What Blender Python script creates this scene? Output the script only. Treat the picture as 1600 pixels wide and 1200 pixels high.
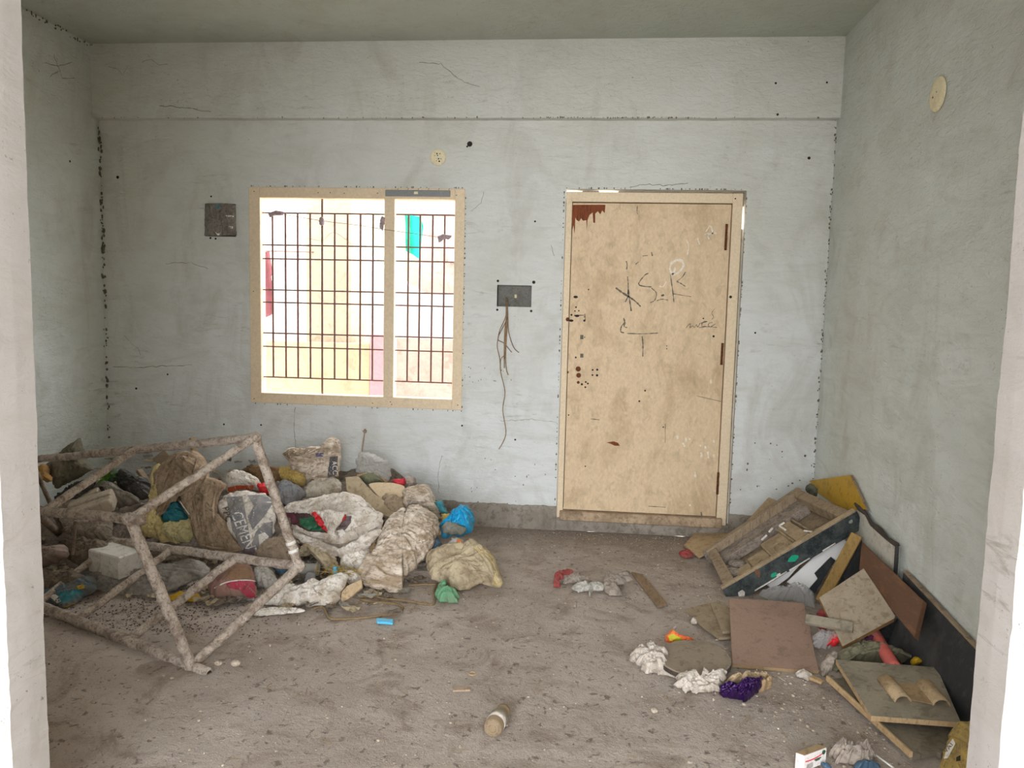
import bpy, bmesh, math, random
import numpy as np
from math import sin, cos, pi, radians, sqrt
from mathutils import Vector, Matrix
from mathutils.bvhtree import BVHTree
from mathutils.geometry import delaunay_2d_cdt

SC = bpy.context.scene
COL = SC.collection
for o in list(bpy.data.objects):
    bpy.data.objects.remove(o)

# ---------------------------------------------------------------- camera
CAM = np.array([0.0, -5.0026, 1.4786])
YAW, PITCH, ROLL, FPX = -0.0969, -0.0992, 0.0242, 1187.26
FW = np.array([sin(YAW) * cos(PITCH), cos(YAW) * cos(PITCH), sin(PITCH)])
_r0 = np.array([cos(YAW), -sin(YAW), 0.0])
_u0 = np.cross(_r0, FW)
RT = cos(ROLL) * _r0 + sin(ROLL) * _u0
UP = -sin(ROLL) * _r0 + cos(ROLL) * _u0
cam_data = bpy.data.cameras.new('camera')
cam = bpy.data.objects.new('camera', cam_data)
COL.objects.link(cam)
cam_data.sensor_fit = 'HORIZONTAL'
cam_data.sensor_width = 36.0
cam_data.lens = FPX / 1600.0 * 36.0
cam_data.clip_start = 0.05
m = Matrix.Identity(4)
for i in range(3):
    m[i][0], m[i][1], m[i][2], m[i][3] = RT[i], UP[i], -FW[i], CAM[i]
cam.matrix_world = m
SC.camera = cam

# ---------------------------------------------------------------- sky, exposure
EXPOSURE = 3.35
SKY = (0.93, 0.965, 1.0, 1.0)
SKY_STRENGTH = 1.0
SC.view_settings.view_transform = 'Standard'
SC.view_settings.look = 'None'
SC.view_settings.exposure = EXPOSURE
SC.view_settings.gamma = 1.0
SC.view_settings.use_curve_mapping = False
world = bpy.data.worlds.new('overcast_sky')
SC.world = world
world.use_nodes = True
bg = world.node_tree.nodes['Background']
bg.inputs[0].default_value = SKY
bg.inputs[1].default_value = SKY_STRENGTH
SC.cycles.max_bounces = 10
SC.cycles.diffuse_bounces = 8
SC.cycles.transparent_max_bounces = 12
SC.cycles.use_denoising = True
SC.cycles.sample_clamp_indirect = 6.0
SC.cycles.caustics_reflective = False
SC.cycles.caustics_refractive = False
def portal(loc, rot, sx, sy):
    L = bpy.data.lights.new('light_portal', 'AREA')
    L.shape = 'RECTANGLE'; L.size = sx; L.size_y = sy
    L.cycles.is_portal = True
    o = bpy.data.objects.new('light_portal', L)
    o.location = loc; o.rotation_euler = rot
    COL.objects.link(o)
XL, XR, HC, HB = -3.346, 1.4894, 3.1577, 2.6797       # left wall, right wall, ceiling, beam
JL, JR, JY0, JY1, JH = -1.395, 0.924, -3.34, -3.20, 2.75   # doorway the photograph is taken through
portal(((JL + JR) / 2, JY0 - .02, JH / 2), (radians(90), 0, 0), JR - JL, JH)
portal((-1.557, .16, 1.52), (radians(-90), 0, 0), 1.47, 1.46)

# ---------------------------------------------------------------- measuring helpers
def ray(px, py):
    return FW + RT * (px - 800) / FPX - UP * (py - 600) / FPX
def onY(p, Y):
    d = ray(*p); return CAM + d * ((Y - CAM[1]) / d[1])
def onZ(p, Z=0.0):
    d = ray(*p); return CAM + d * ((Z - CAM[2]) / d[2])
def onX(p, X):
    d = ray(*p); return CAM + d * ((X - CAM[0]) / d[0])
def onP(p, q, n):
    d = ray(*p); n = np.asarray(n, float)
    return CAM + d * (((np.asarray(q, float) - CAM) @ n) / (d @ n))
def zoomer(ox, oy, s):
    return lambda *pts: [(ox + x * s, oy + y * s) for x, y in pts]
Z1 = zoomer(0, 640, .2625); Z2 = zoomer(300, 660, .2625); Z3 = zoomer(1040, 720, .2625)
Z4 = zoomer(960, 900, .2125); Z5 = zoomer(1180, 900, .2625); Z7 = zoomer(560, 740, .1875)
Z8 = zoomer(660, 880, .25); ZA = zoomer(40, 680, .125); ZB = zoomer(40, 810, .125)
ZC = zoomer(220, 690, .125); ZD = zoomer(380, 820, .125); ZE = zoomer(1230, 880, .125)
ZF = zoomer(1220, 1080, .2125); ZG = zoomer(1090, 740, .1583)

def heap_z(X, Y):
    a = .33 * (Y + 1.25)
    b = .30 * (Y + 1.45) + .20 * (-2.1 - X)
    return a if X > -2.1 else max(a, b)
def heap(p):
    """where the slope of the rubbish heap is under a point"""
    d = ray(*p)
    t = 2.0
    while t < 7:
        q = CAM + d * t
        if q[2] <= max(0.0, heap_z(q[0], q[1])) or q[1] > -.06 or q[0] < XL + .05 or q[2] < 0:
            return q
        t += .004
    return q

# ---------------------------------------------------------------- noise
_rs = np.random.RandomState(7)
_perm = np.tile(_rs.permutation(256), 3)
_grad = _rs.normal(size=(256, 3)); _grad /= np.linalg.norm(_grad, axis=1)[:, None]
def perlin(P):
    P = np.asarray(P, float)
    I = np.floor(P).astype(int); Fr = P - I; I &= 255
    w = Fr * Fr * Fr * (Fr * (Fr * 6 - 15) + 10)
    out = 0
    for dx in (0, 1):
        for dy in (0, 1):
            for dz in (0, 1):
                h = _perm[_perm[_perm[I[:, 0] + dx] + I[:, 1] + dy] + I[:, 2] + dz]
                g = _grad[h]
                dot = g[:, 0] * (Fr[:, 0] - dx) + g[:, 1] * (Fr[:, 1] - dy) + g[:, 2] * (Fr[:, 2] - dz)
                out = out + dot * (w[:, 0] if dx else 1 - w[:, 0]) * (w[:, 1] if dy else 1 - w[:, 1]) * (w[:, 2] if dz else 1 - w[:, 2])
    return out * 1.5
def ridged(P, octaves=3):
    out = 0; a = 1.0; tot = 0
    for k in range(octaves):
        out = out + a * (1 - 2.2 * np.abs(perlin(P * (1.9 ** k) + 17.3 * k))); tot += a; a *= .55
    return out / tot

# ---------------------------------------------------------------- materials
def lin(h, k=1.0):
    h = h.lstrip('#'); v = [int(h[i:i + 2], 16) / 255 for i in (0, 2, 4)]
    return tuple(min(1.0, k * (x / 12.92 if x <= .04045 else ((x + .055) / 1.055) ** 2.4)) for x in v) + (1.0,)
ALB = 1.12
OBJ = 1.38
class NT:
    def __init__(s, name):
        s.m = bpy.data.materials.new(name); s.m.use_nodes = True
        s.t = s.m.node_tree; s.n = s.t.nodes; s.bsdf = s.n['Principled BSDF']
        s.bsdf.inputs['Specular IOR Level'].default_value = .3
        s.co = s.n.new('ShaderNodeTexCoord')
    def link(s, a, b): s.t.links.new(a, b)
    def vec(s, scale=(1, 1, 1), src='Object', rot=(0, 0, 0)):
        mp = s.n.new('ShaderNodeMapping'); mp.inputs['Scale'].default_value = scale; mp.inputs['Rotation'].default_value = rot
        s.link(s.co.outputs[src], mp.inputs[0]); return mp.outputs[0]
    def noise(s, vec, scale, detail=5, rough=.6, dist=0.0):
        n = s.n.new('ShaderNodeTexNoise'); n.inputs['Scale'].default_value = scale
        n.inputs['Detail'].default_value = detail; n.inputs['Roughness'].default_value = rough; n.inputs['Distortion'].default_value = dist
        s.link(vec, n.inputs['Vector']); return n.outputs[0]
    def ramp(s, f, a, b, va=0.0, vb=1.0):
        r = s.n.new('ShaderNodeMapRange'); r.inputs[1].default_value = a; r.inputs[2].default_value = b
        r.inputs[3].default_value = va; r.inputs[4].default_value = vb
        s.link(f, r.inputs[0]); return r.outputs[0]
    def mix(s, f, a, b, mode='MIX'):
        x = s.n.new('ShaderNodeMix'); x.data_type = 'RGBA'; x.blend_type = mode
        for v, k in ((f, 0), (a, 6), (b, 7)):
            if hasattr(v, 'node'): s.link(v, x.inputs[k])
            else: x.inputs[k].default_value = v
        return x.outputs[2]
    def math(s, op, a, b):
        x = s.n.new('ShaderNodeMath'); x.operation = op
        for v, k in ((a, 0), (b, 1)):
            if hasattr(v, 'node'): s.link(v, x.inputs[k])
            else: x.inputs[k].default_value = v
        return x.outputs[0]
    def bump(s, h, strength, dist=.01):
        b = s.n.new('ShaderNodeBump'); b.inputs['Strength'].default_value = strength; b.inputs['Distance'].default_value = dist
        s.link(h, b.inputs['Height']); s.link(b.outputs[0], s.bsdf.inputs['Normal'])
    def color(s, c):
        if hasattr(c, 'node'): s.link(c, s.bsdf.inputs['Base Color'])
        else: s.bsdf.inputs['Base Color'].default_value = c
    def rough(s, r): s.bsdf.inputs['Roughness'].default_value = r

_mats = {}
def M(name, base, dirt=None, amt=.5, scale=6, rough=.85, bump=.3, bscale=60, metal=0, alpha=1.0, stretch=(1, 1, 1), fine=True, rot=(0, 0, 0), bdist=.004, crease=0.0, grime=1.0):
    """dusty everyday material: base colour, patches of dirt, fine grain, relief"""
    if name in _mats: return _mats[name]
    t = NT(name)
    v = t.vec(stretch, rot=rot)
    c = lin(base, OBJ)
    if dirt:
        f = t.ramp(t.noise(v, scale, 6, .65, .4), .62 - .35 * amt, .78 - .25 * amt)
        c = t.mix(t.math('MULTIPLY', f, min(1, .55 + .45 * amt)), c, lin(dirt, OBJ))
        if fine:
            # finer grime streaks and specks
            f2 = t.ramp(t.noise(v, scale * 4.3, 5, .7, .5), .57 - .1 * amt, .66 - .08 * amt, 0, grime * min(.8, .3 + .7 * amt))
            c = t.mix(f2, c, lin(dirt, OBJ * .78))
    if fine:
        g = t.ramp(t.noise(t.vec(stretch, rot=rot), bscale * 1.7, 3, .7), .3, .75, .88, 1.07)
        gg = t.n.new('ShaderNodeCombineColor')
        for k in range(3): t.link(g, gg.inputs[k])
        c = t.mix(1.0, c, gg.outputs[0], 'MULTIPLY')
    t.color(c); t.rough(rough)
    t.bsdf.inputs['Metallic'].default_value = metal
    if bump:
        h = t.noise(v, bscale, 5, .65, .3)
        if crease:
            # crisp creases: warped cell edges at two sizes
            for sc, k in ((crease, 1.0), (crease * 2.3, .5)):
                wv = t.n.new('ShaderNodeVectorMath'); wv.operation = 'ADD'
                ns = t.n.new('ShaderNodeTexNoise'); ns.inputs['Scale'].default_value = sc * .6; ns.inputs['Detail'].default_value = 2
                t.link(v, ns.inputs['Vector']); sm = t.n.new('ShaderNodeVectorMath'); sm.operation = 'SCALE'; sm.inputs['Scale'].default_value = 1.6 / sc
                t.link(ns.outputs['Color'], sm.inputs[0]); t.link(v, wv.inputs[0]); t.link(sm.outputs[0], wv.inputs[1])
                vo = t.n.new('ShaderNodeTexVoronoi'); vo.feature = 'F1'; vo.inputs['Scale'].default_value = sc; t.link(wv.outputs[0], vo.inputs['Vector'])
                h = t.math('ADD', h, t.math('MULTIPLY', vo.outputs['Distance'], 2.2 * k))
        t.bump(h, bump, bdist)
    if alpha < 1:
        t.bsdf.inputs['Alpha'].default_value = alpha
    _mats[name] = t.m
    return t.m

def wall_material(name, c_lo, c_hi, stain, z_lo, z_hi, bump=.8):
    t = NT(name)
    geo = t.n.new('ShaderNodeNewGeometry')
    sep = t.n.new('ShaderNodeSeparateXYZ'); t.link(geo.outputs['Position'], sep.inputs[0])
    P = geo.outputs['Position']
    def v(sc):
        mp = t.n.new('ShaderNodeMapping'); mp.inputs['Scale'].default_value = sc
        t.link(P, mp.inputs[0]); return mp.outputs[0]
    big = t.noise(v((1, 1, 1)), 1.3, 4, .6, .5)
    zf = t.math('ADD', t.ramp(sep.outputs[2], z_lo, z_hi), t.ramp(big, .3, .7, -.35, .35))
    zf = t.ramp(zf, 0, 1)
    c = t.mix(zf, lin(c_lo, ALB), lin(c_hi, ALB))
    # trowel streaks, smudges, damp patches
    s1 = t.ramp(t.noise(v((1, 1, 3.2)), 2.2, 7, .7, 1.2), .46, .70, 0, .5)
    c = t.mix(s1, c, lin(stain, ALB))
    s2 = t.ramp(t.noise(v((1.4, 1.4, 7)), 4.5, 8, .75, .8), .55, .66, 0, .6)
    s2 = t.math('MULTIPLY', s2, t.ramp(t.noise(v((1, 1, 1.3)), 1.7, 4, .6, .8), .50, .66))
    c = t.mix(s2, c, lin('#8f8a7c', ALB))
    s3 = t.ramp(t.noise(v((1, 1, .45)), 3.2, 6, .65, 1.0), .52, .68, 0, .3)
    c = t.mix(s3, c, lin('#a5a091', ALB))
    sp = t.ramp(t.noise(v((1, 1, 1)), 60, 3, .8), .64, .70, 0, .7)
    spm = t.math('MULTIPLY', sp, t.ramp(t.noise(v((1, 1, 1)), 3.0, 3, .6), .45, .6))
    c = t.mix(spm, c, lin('#6a655a', ALB))
    t.color(c); t.rough(.92)
    h = t.math('ADD', t.math('MULTIPLY', t.noise(v((1, 1, 2.4)), 16, 6, .62, 1.0), 1.0), t.math('MULTIPLY', t.noise(v((1, 1, 1)), 120, 4, .7), .25))
    t.bump(h, bump, .016)
    return t.m
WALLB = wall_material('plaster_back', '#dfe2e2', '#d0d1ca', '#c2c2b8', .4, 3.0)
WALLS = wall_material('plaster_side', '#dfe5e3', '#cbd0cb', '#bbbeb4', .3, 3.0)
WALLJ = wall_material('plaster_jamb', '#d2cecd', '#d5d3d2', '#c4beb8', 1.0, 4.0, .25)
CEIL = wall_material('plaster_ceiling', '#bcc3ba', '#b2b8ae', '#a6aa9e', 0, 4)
CEMENT = M('raw_cement', '#8d857b', '#6f675d', .5, 5, .95, .8, 40)
def floor_material():
    t = NT('dusty_concrete')
    v = t.vec()
    big = t.ramp(t.noise(v, 1.6, 8, .7, .8), .36, .64)
    c = t.mix(big, lin('#b1a399', ALB), lin('#c8bcb2', ALB))
    # darker towards the back wall and in patches
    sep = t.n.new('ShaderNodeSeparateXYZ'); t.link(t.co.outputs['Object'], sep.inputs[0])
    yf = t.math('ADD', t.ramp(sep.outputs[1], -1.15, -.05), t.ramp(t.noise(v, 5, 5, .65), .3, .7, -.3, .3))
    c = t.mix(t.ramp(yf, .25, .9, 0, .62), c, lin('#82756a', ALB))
    p = t.ramp(t.noise(v, 4.2, 8, .7, .8), .50, .64, 0, .95)
    c = t.mix(p, c, lin('#9c8c7f', ALB))
    s = t.ramp(t.noise(v, 90, 4, .8), .58, .68, 0, .85)
    c = t.mix(s, c, lin('#80746a', ALB))
    w = t.ramp(t.noise(t.vec((1, 1, 1), rot=(0, 0, 1)), 140, 3, .8), .62, .70, 0, .8)
    c = t.mix(w, c, lin('#e0d8ce', ALB))
    d = t.ramp(t.noise(t.vec(rot=(0, 0, 2)), 26, 5, .6, .4), .59, .66, 0, .75)
    c = t.mix(d, c, lin('#706458', ALB))
    t.color(c); t.rough(.97)
    h = t.math('ADD', t.noise(v, 22, 8, .68), t.math('MULTIPLY', t.noise(v, 150, 4, .7), .35))
    t.bump(h, .9, .018)
    return t.m
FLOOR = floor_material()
BEIGE = M('beige_enamel', '#c4ae90', '#9f8767', .36, 3.4, .6, .12, 30, stretch=(1.3, 1, .8), grime=.5)
BEIGEF = M('beige_frame_paint', '#cdbba0', '#bcab90', .15, 9, .6, .15, 40, grime=.3)
IRON = M('rusty_iron', '#6f5a56', '#84614f', .5, 30, .7, .3, 120)
RUST = M('rust', '#6a3d22', '#3f2a1c', .5, 60, .9, .6, 150)
VENEER = M('torn_veneer', '#7c4327', '#4f2a1a', .5, 20, .8, .5, 60, stretch=(6, 1, .6))
DARK = M('dark_hole', '#2a2622', None, rough=1, bump=0, fine=False)
SMUDGE = M('grime_line', '#6b6459', '#4b453c', .5, 60, 1, 0)
CRACK = M('hairline_crack', '#8b867b', '#6f6a60', .5, 60, 1, 0)
LIME = M('lime_crusted_bar', '#b9ada1', '#6f5a4b', .5, 20, .95, 1.0, 90, bdist=.01)
WOODG = M('dusty_grey_wood', '#8d7d6a', '#6b5b49', .45, 6, .9, .5, 30, stretch=(1, 1, 6))
WOODP = M('pale_wood', '#b49a77', '#8d7453', .4, 8, .85, .4, 40, stretch=(5, 1, 1))
WOODR = M('reddish_wood', '#634838', '#8a6040', .3, 5, .7, .4, 40, stretch=(4, .6, 4))
WOODB = M('batten_wood', '#9a7d4c', '#75603a', .4, 9, .8, .4, 40, stretch=(4, 4, 1))
BLACKB = M('black_board_paint', '#2b2d30', '#4d4c49', .35, 4, .55, .2, 50)
BLACKG = M('black_grimy_paint', '#2a2f31', '#545a58', .5, 13, .6, .4, 50)
REDB = M('redbrown_board', '#907769', '#7d695c', .3, 5, .9, .2, 60)
GREYB = M('grey_board', '#8f8677', '#736b5d', .5, 5, .9, .25, 60)
TILE = M('dusty_tile', '#968977', '#7a6c58', .45, 9, .9, .3, 70)
DISC = M('dusty_disc', '#857869', '#6c6053', .4, 6, .95, .3, 60)
DISCE = M('disc_edge', '#3f3733', '#5d5248', .4, 30, .9, .3, 60)
YELLOW = M('yellow_laminate', '#b08d22', '#8f7420', .35, 4, .5, .1, 40)
WHITEB = M('white_laminate', '#dedde4', '#c4c0be', .2, 6, .5, .05, 40, fine=False)
OFFW = M('offwhite_board', '#bdbbb2', '#a19d90', .4, 5, .8, .15, 40)
SACKW = M('white_woven_sack', '#d2ccc4', '#94836f', .5, 9, .8, .35, 45, stretch=(1, 1, 1), crease=14, bdist=.010)
SACKD = M('dirty_white_sack', '#cbbfb2', '#877259', .62, 11, .85, .4, 45, stretch=(.45, 1, 1.4), rot=(0, .5, 0), crease=13, bdist=.010)
SACKT = M('tan_sack', '#ab9d84', '#7f6f59', .5, 9, .85, .4, 45, crease=11, bdist=.010)
SACKY = M('yellowed_plastic', '#c3b380', '#8c7a4f', .4, 8, .6, .3, 40, crease=13, bdist=.010)
CLOTHB = M('dusty_brown_cloth', '#9b8873', '#78654f', .5, 12, .95, .6, 70, crease=12, bdist=.010)
CLOTHD = M('dark_dusty_cloth', '#75695c', '#575047', .5, 6, .95, .5, 60, crease=14, bdist=.010)
CLOTHG = M('grey_cloth', '#978c82', '#73685d', .5, 8, .9, .4, 60, crease=13, bdist=.010)
CLOTHR = M('faded_red_cloth', '#8f3a3c', '#7d5a4c', .5, 9, .85, .4, 60, crease=15, bdist=.010)
REDV = M('bright_red_plastic', '#cf2f36', '#8c3a36', .25, 9, .45, .2, 40)
ORNG = M('orange_print', '#cf5a36', '#a5806a', .4, 14, .5, .2, 60)
GREENP = M('dark_green_plastic', '#1f5a3c', '#303a30', .4, 12, .4, .3, 40)
GREENC = M('green_cloth', '#5d8a69', '#6f7a62', .4, 10, .8, .4, 70, crease=16, bdist=.010)
TEALP = M('teal_plastic', '#2d7b87', '#5d6a66', .4, 10, .45, .3, 50, crease=16, bdist=.010)
BLUEP = M('bright_blue_plastic', '#0f93c4', '#39758c', .35, 9, .35, .3, 40, crease=14, bdist=.010)
BLUED = M('dark_blue_plastic', '#3d5468', '#5c6468', .4, 10, .4, .3, 40, crease=16, bdist=.010)
PURPLE = M('purple_foil', '#35194e', '#2c2035', .5, 20, .25, .4, 50, metal=.5)
PAPER = M('white_crumpled_paper', '#b8afa6', '#857868', .5, 14, .9, .35, 50, crease=22, bdist=.010)
CARD = M('brown_cardboard', '#9a8263', '#7a664c', .4, 8, .9, .3, 50)
CARDL = M('light_cardboard', '#b09a7c', '#8c7659', .4, 12, .9, .3, 50)
STRAW = M('straw', '#c2aa68', '#9c8450', .5, 20, .9, .5, 120)
GREENL = M('green_leaves', '#4f7f22', '#2f5a18', .4, 30, .6, .2, 60)
FOAM = M('white_foam', '#c8c4bc', '#9a9285', .35, 6, .95, .3, 120)
FOAMG = M('dusty_foam', '#b3a797', '#8d8172', .45, 6, .95, .3, 80)
POLY = M('grey_polythene', '#8f8a83', '#6a625a', .5, 9, .35, .4, 40, crease=16, bdist=.010)
POLYL = M('pale_polythene', '#aaa69f', '#7e766c', .45, 9, .3, .4, 40, crease=16, bdist=.010)
def film(name, col, a):
    t = NT(name); t.color(lin(col, ALB)); t.rough(.18); t.bsdf.inputs['Alpha'].default_value = a
    t.bsdf.inputs['Specular IOR Level'].default_value = .8
    t.bump(t.noise(t.vec(), 45, 5, .7, .6), .5, .006); return t.m
FILM = film('clear_film', '#c9c8c8', .38)
FILMG = film('clear_grey_plastic', '#b5b3ae', .55)
PRINTG = M('grey_print', '#77767a', '#9a938b', .45, 12, .75, .3, 60)
PRINTW = M('white_print', '#d8d5d0', '#b5aca2', .4, 12, .75, .2, 60)
PRINTD = M('dark_print', '#4f4d4f', '#77716b', .4, 20, .8, .2, 60)
HEAP = M('trampled_rubbish', '#8f8276', '#655a4f', .55, 14, .97, 1.0, 50, bdist=.02)
CHALK = M('chalk', '#d6cec4', '#c9b79b', .5, 60, 1, 0)
PVC = M('pvc_plate', '#cfc6a8', '#b7ab86', .3, 20, .5, .1, 40)
PINKR = M('red_plastic_tube', '#c2615b', '#a86d64', .35, 8, .5, .1, 40)
BLUEC = M('pale_blue_plastic', '#58b4dc', '#5a93ae', .3, 20, .4, .1, 40)
COPPER = M('old_wire', '#8d7350', '#5d4b3c', .5, 40, .7, .2, 80)

# ---------------------------------------------------------------- object helpers
def clean(name): return name
def link(name, verts, faces, mat, parent=None, smooth=True, base=None, kind=None, mats=None, fmat=None):
    """one mesh object; vertices come in room coordinates, the origin goes to its base"""
    V = np.asarray(verts, float)
    if parent is not None: o0 = np.array(parent['_o'])
    else:
        o0 = np.array(base) if base is not None else np.array([(V[:, 0].min() + V[:, 0].max()) / 2, (V[:, 1].min() + V[:, 1].max()) / 2, V[:, 2].min()])
    me = bpy.data.meshes.new(name)
    me.from_pydata((V - o0).tolist(), [], [tuple(int(i) for i in f) for f in faces])
    me.materials.append(mat)
    for x in (mats or []): me.materials.append(x)
    if fmat is not None: me.polygons.foreach_set('material_index', fmat)
    me.polygons.foreach_set('use_smooth', [smooth] * len(me.polygons))
    me.update()
    o = bpy.data.objects.new(name, me); COL.objects.link(o)
    if parent is not None:
        o.parent = parent
    else:
        o.location = o0
    o['_o'] = o0.tolist()
    if kind: o['kind'] = kind
    return o
def tag(o, label, cat, group=None, kind=None):
    o['label'] = label; o['category'] = cat
    if group: o['group'] = group
    if kind: o['kind'] = kind
    return o
def thing(name, label, cat, base, group=None, kind=None):
    o = bpy.data.objects.new(name, None); COL.objects.link(o)
    o.location = base; o['_o'] = [float(x) for x in base]
    o.empty_display_size = .05
    return tag(o, label, cat, group, kind)

def box_vf(x0, x1, y0, y1, z0, z1):
    v = [(x, y, z) for x in (x0, x1) for y in (y0, y1) for z in (z0, z1)]
    f = [(0, 1, 3, 2), (4, 6, 7, 5), (0, 4, 5, 1), (2, 3, 7, 6), (0, 2, 6, 4), (1, 5, 7, 3)]
    return v, f
def bevelled(verts, faces, w=.002, seg=1):
    bm = bmesh.new()
    vs = [bm.verts.new(v) for v in verts]
    for f in faces: bm.faces.new([vs[i] for i in f])
    bmesh.ops.recalc_face_normals(bm, faces=bm.faces)
    if w: bmesh.ops.bevel(bm, geom=list(bm.edges), offset=w, segments=seg, affect='EDGES', clamp_overlap=True)
    bm.verts.index_update()
    V = [tuple(v.co) for v in bm.verts]; F = [tuple(v.index for v in f.verts) for f in bm.faces]
    bm.free(); return V, F
def box(name, b, mat, parent=None, bev=.003, **k):
    v, f = bevelled(*box_vf(*b), w=bev)
    return link(name, v, f, mat, parent, smooth=False, **k)
def prism_vf(poly, n, t):
    """flat outline in space, given a thickness t backwards along n"""
    P = np.asarray(poly, float); n = np.asarray(n, float); n = n / np.linalg.norm(n)
    k = len(P)
    V = np.vstack([P, P - n * t])
    F = [tuple(range(k)), tuple(range(2 * k - 1, k - 1, -1))] + [(i, i + k, (i + 1) % k + k, (i + 1) % k) for i in range(k)]
    return V, F
def normal(a, b, c):
    n = np.cross(np.asarray(b) - a, np.asarray(c) - a); n = n / np.linalg.norm(n)
    if n @ (CAM - np.asarray(a)) < 0: n = -n
    return n
def slab(name, poly, t, mat, parent=None, n=None, bev=.002, edge=None, **k):
    poly = [np.asarray(p, float) for p in poly]
    if n is None: n = normal(poly[0], poly[1], poly[2])
    V, F = prism_vf(poly, n, t)
    if edge is None:
        V, F = bevelled([tuple(v) for v in V], F, bev)
        return link(name, V, F, mat, parent, smooth=False, **k)
    return link(name, V, F, mat, parent, smooth=False, mats=[edge], fmat=[0, 0] + [1] * (len(F) - 2), **k)
def tube_vf(path, r, seg=10, cap=True, jitter=0, seed=0, flat=1.0):
    P = [np.asarray(p, float) for p in path]; n = len(P)
    rs = r if hasattr(r, '__len__') else [r] * n
    V = []; F = []
    up = None
    for i in range(n):
        d = P[min(i + 1, n - 1)] - P[max(i - 1, 0)]; d = d / (np.linalg.norm(d) + 1e-12)
        if up is None:
            up = np.cross(d, (0, 0, 1)) if abs(d[2]) < .9 else np.cross(d, (1, 0, 0))
        up = up - d * (up @ d); up /= np.linalg.norm(up)
        w = np.cross(d, up)
        for j in range(seg):
            a = 2 * pi * j / seg
            V.append(P[i] + rs[i] * (cos(a) * up + flat * sin(a) * w))
    for i in range(n - 1):
        for j in range(seg):
            F.append((i * seg + j, i * seg + (j + 1) % seg, (i + 1) * seg + (j + 1) % seg, (i + 1) * seg + j))
    if cap:
        F.append(tuple(range(seg - 1, -1, -1))); F.append(tuple(range((n - 1) * seg, n * seg)))
    V = np.array(V)
    if jitter:
        C = np.repeat(np.array(P), seg, 0)
        f = 1 + jitter * ridged(V * 38 + seed, 2) + jitter * .8 * perlin(V * 90 + seed)
        V = C + (V - C) * f[:, None]
    return V, F
def lerp(a, b, n): return [np.asarray(a) + (np.asarray(b) - np.asarray(a)) * i / n for i in range(n + 1)]
def smooth_path(pts, n=8):
    P = [np.asarray(p, float) for p in pts]; P = [2 * P[0] - P[1]] + P + [2 * P[-1] - P[-2]]
    out = []
    for i in range(1, len(P) - 2):
        for k in range(n):
            t = k / n
            a, b, c, d = P[i - 1], P[i], P[i + 1], P[i + 2]
            out.append(.5 * ((2 * b) + (c - a) * t + (2 * a - 5 * b + 4 * c - d) * t * t + (3 * b - a - 3 * c + d) * t ** 3))
    out.append(P[-2]); return out
def tube(name, path, r, mat, parent=None, **k):
    kw = {q: k.pop(q) for q in ('seg', 'cap', 'jitter', 'seed', 'flat') if q in k}
    V, F = tube_vf(path, r, **kw)
    return link(name, V, F, mat, parent, **k)
def join_vf(parts):
    V = []; F = []
    for v, f in parts:
        o = len(V); V += [tuple(x) for x in v]; F += [tuple(i + o for i in q) for q in f]
    return V, F
def disc_vf(c, n, r, seg=14, rx=None):
    n = np.asarray(n, float); n /= np.linalg.norm(n)
    a = np.cross(n, (0, 0, 1)) if abs(n[2]) < .9 else np.cross(n, (1, 0, 0)); a /= np.linalg.norm(a); b = np.cross(n, a)
    return [np.asarray(c) + (rx or r) * cos(2 * pi * i / seg) * a + r * sin(2 * pi * i / seg) * b for i in range(seg)], [tuple(range(seg))]
def ribbon_vf(pts, w, n, lift=0.0):
    """a thin flat stroke following points on a surface with normal n"""
    P = [np.asarray(p, float) + np.asarray(n) * lift for p in pts]; V = []; F = []
    for i in range(len(P)):
        d = P[min(i + 1, len(P) - 1)] - P[max(i - 1, 0)]; d /= np.linalg.norm(d) + 1e-12
        s = np.cross(n, d); ww = (w[i] if hasattr(w, '__len__') else w) / 2
        V += [P[i] - s * ww, P[i] + s * ww]
    for i in range(len(P) - 1): F.append((2 * i, 2 * i + 1, 2 * i + 3, 2 * i + 2))
    return V, F

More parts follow.
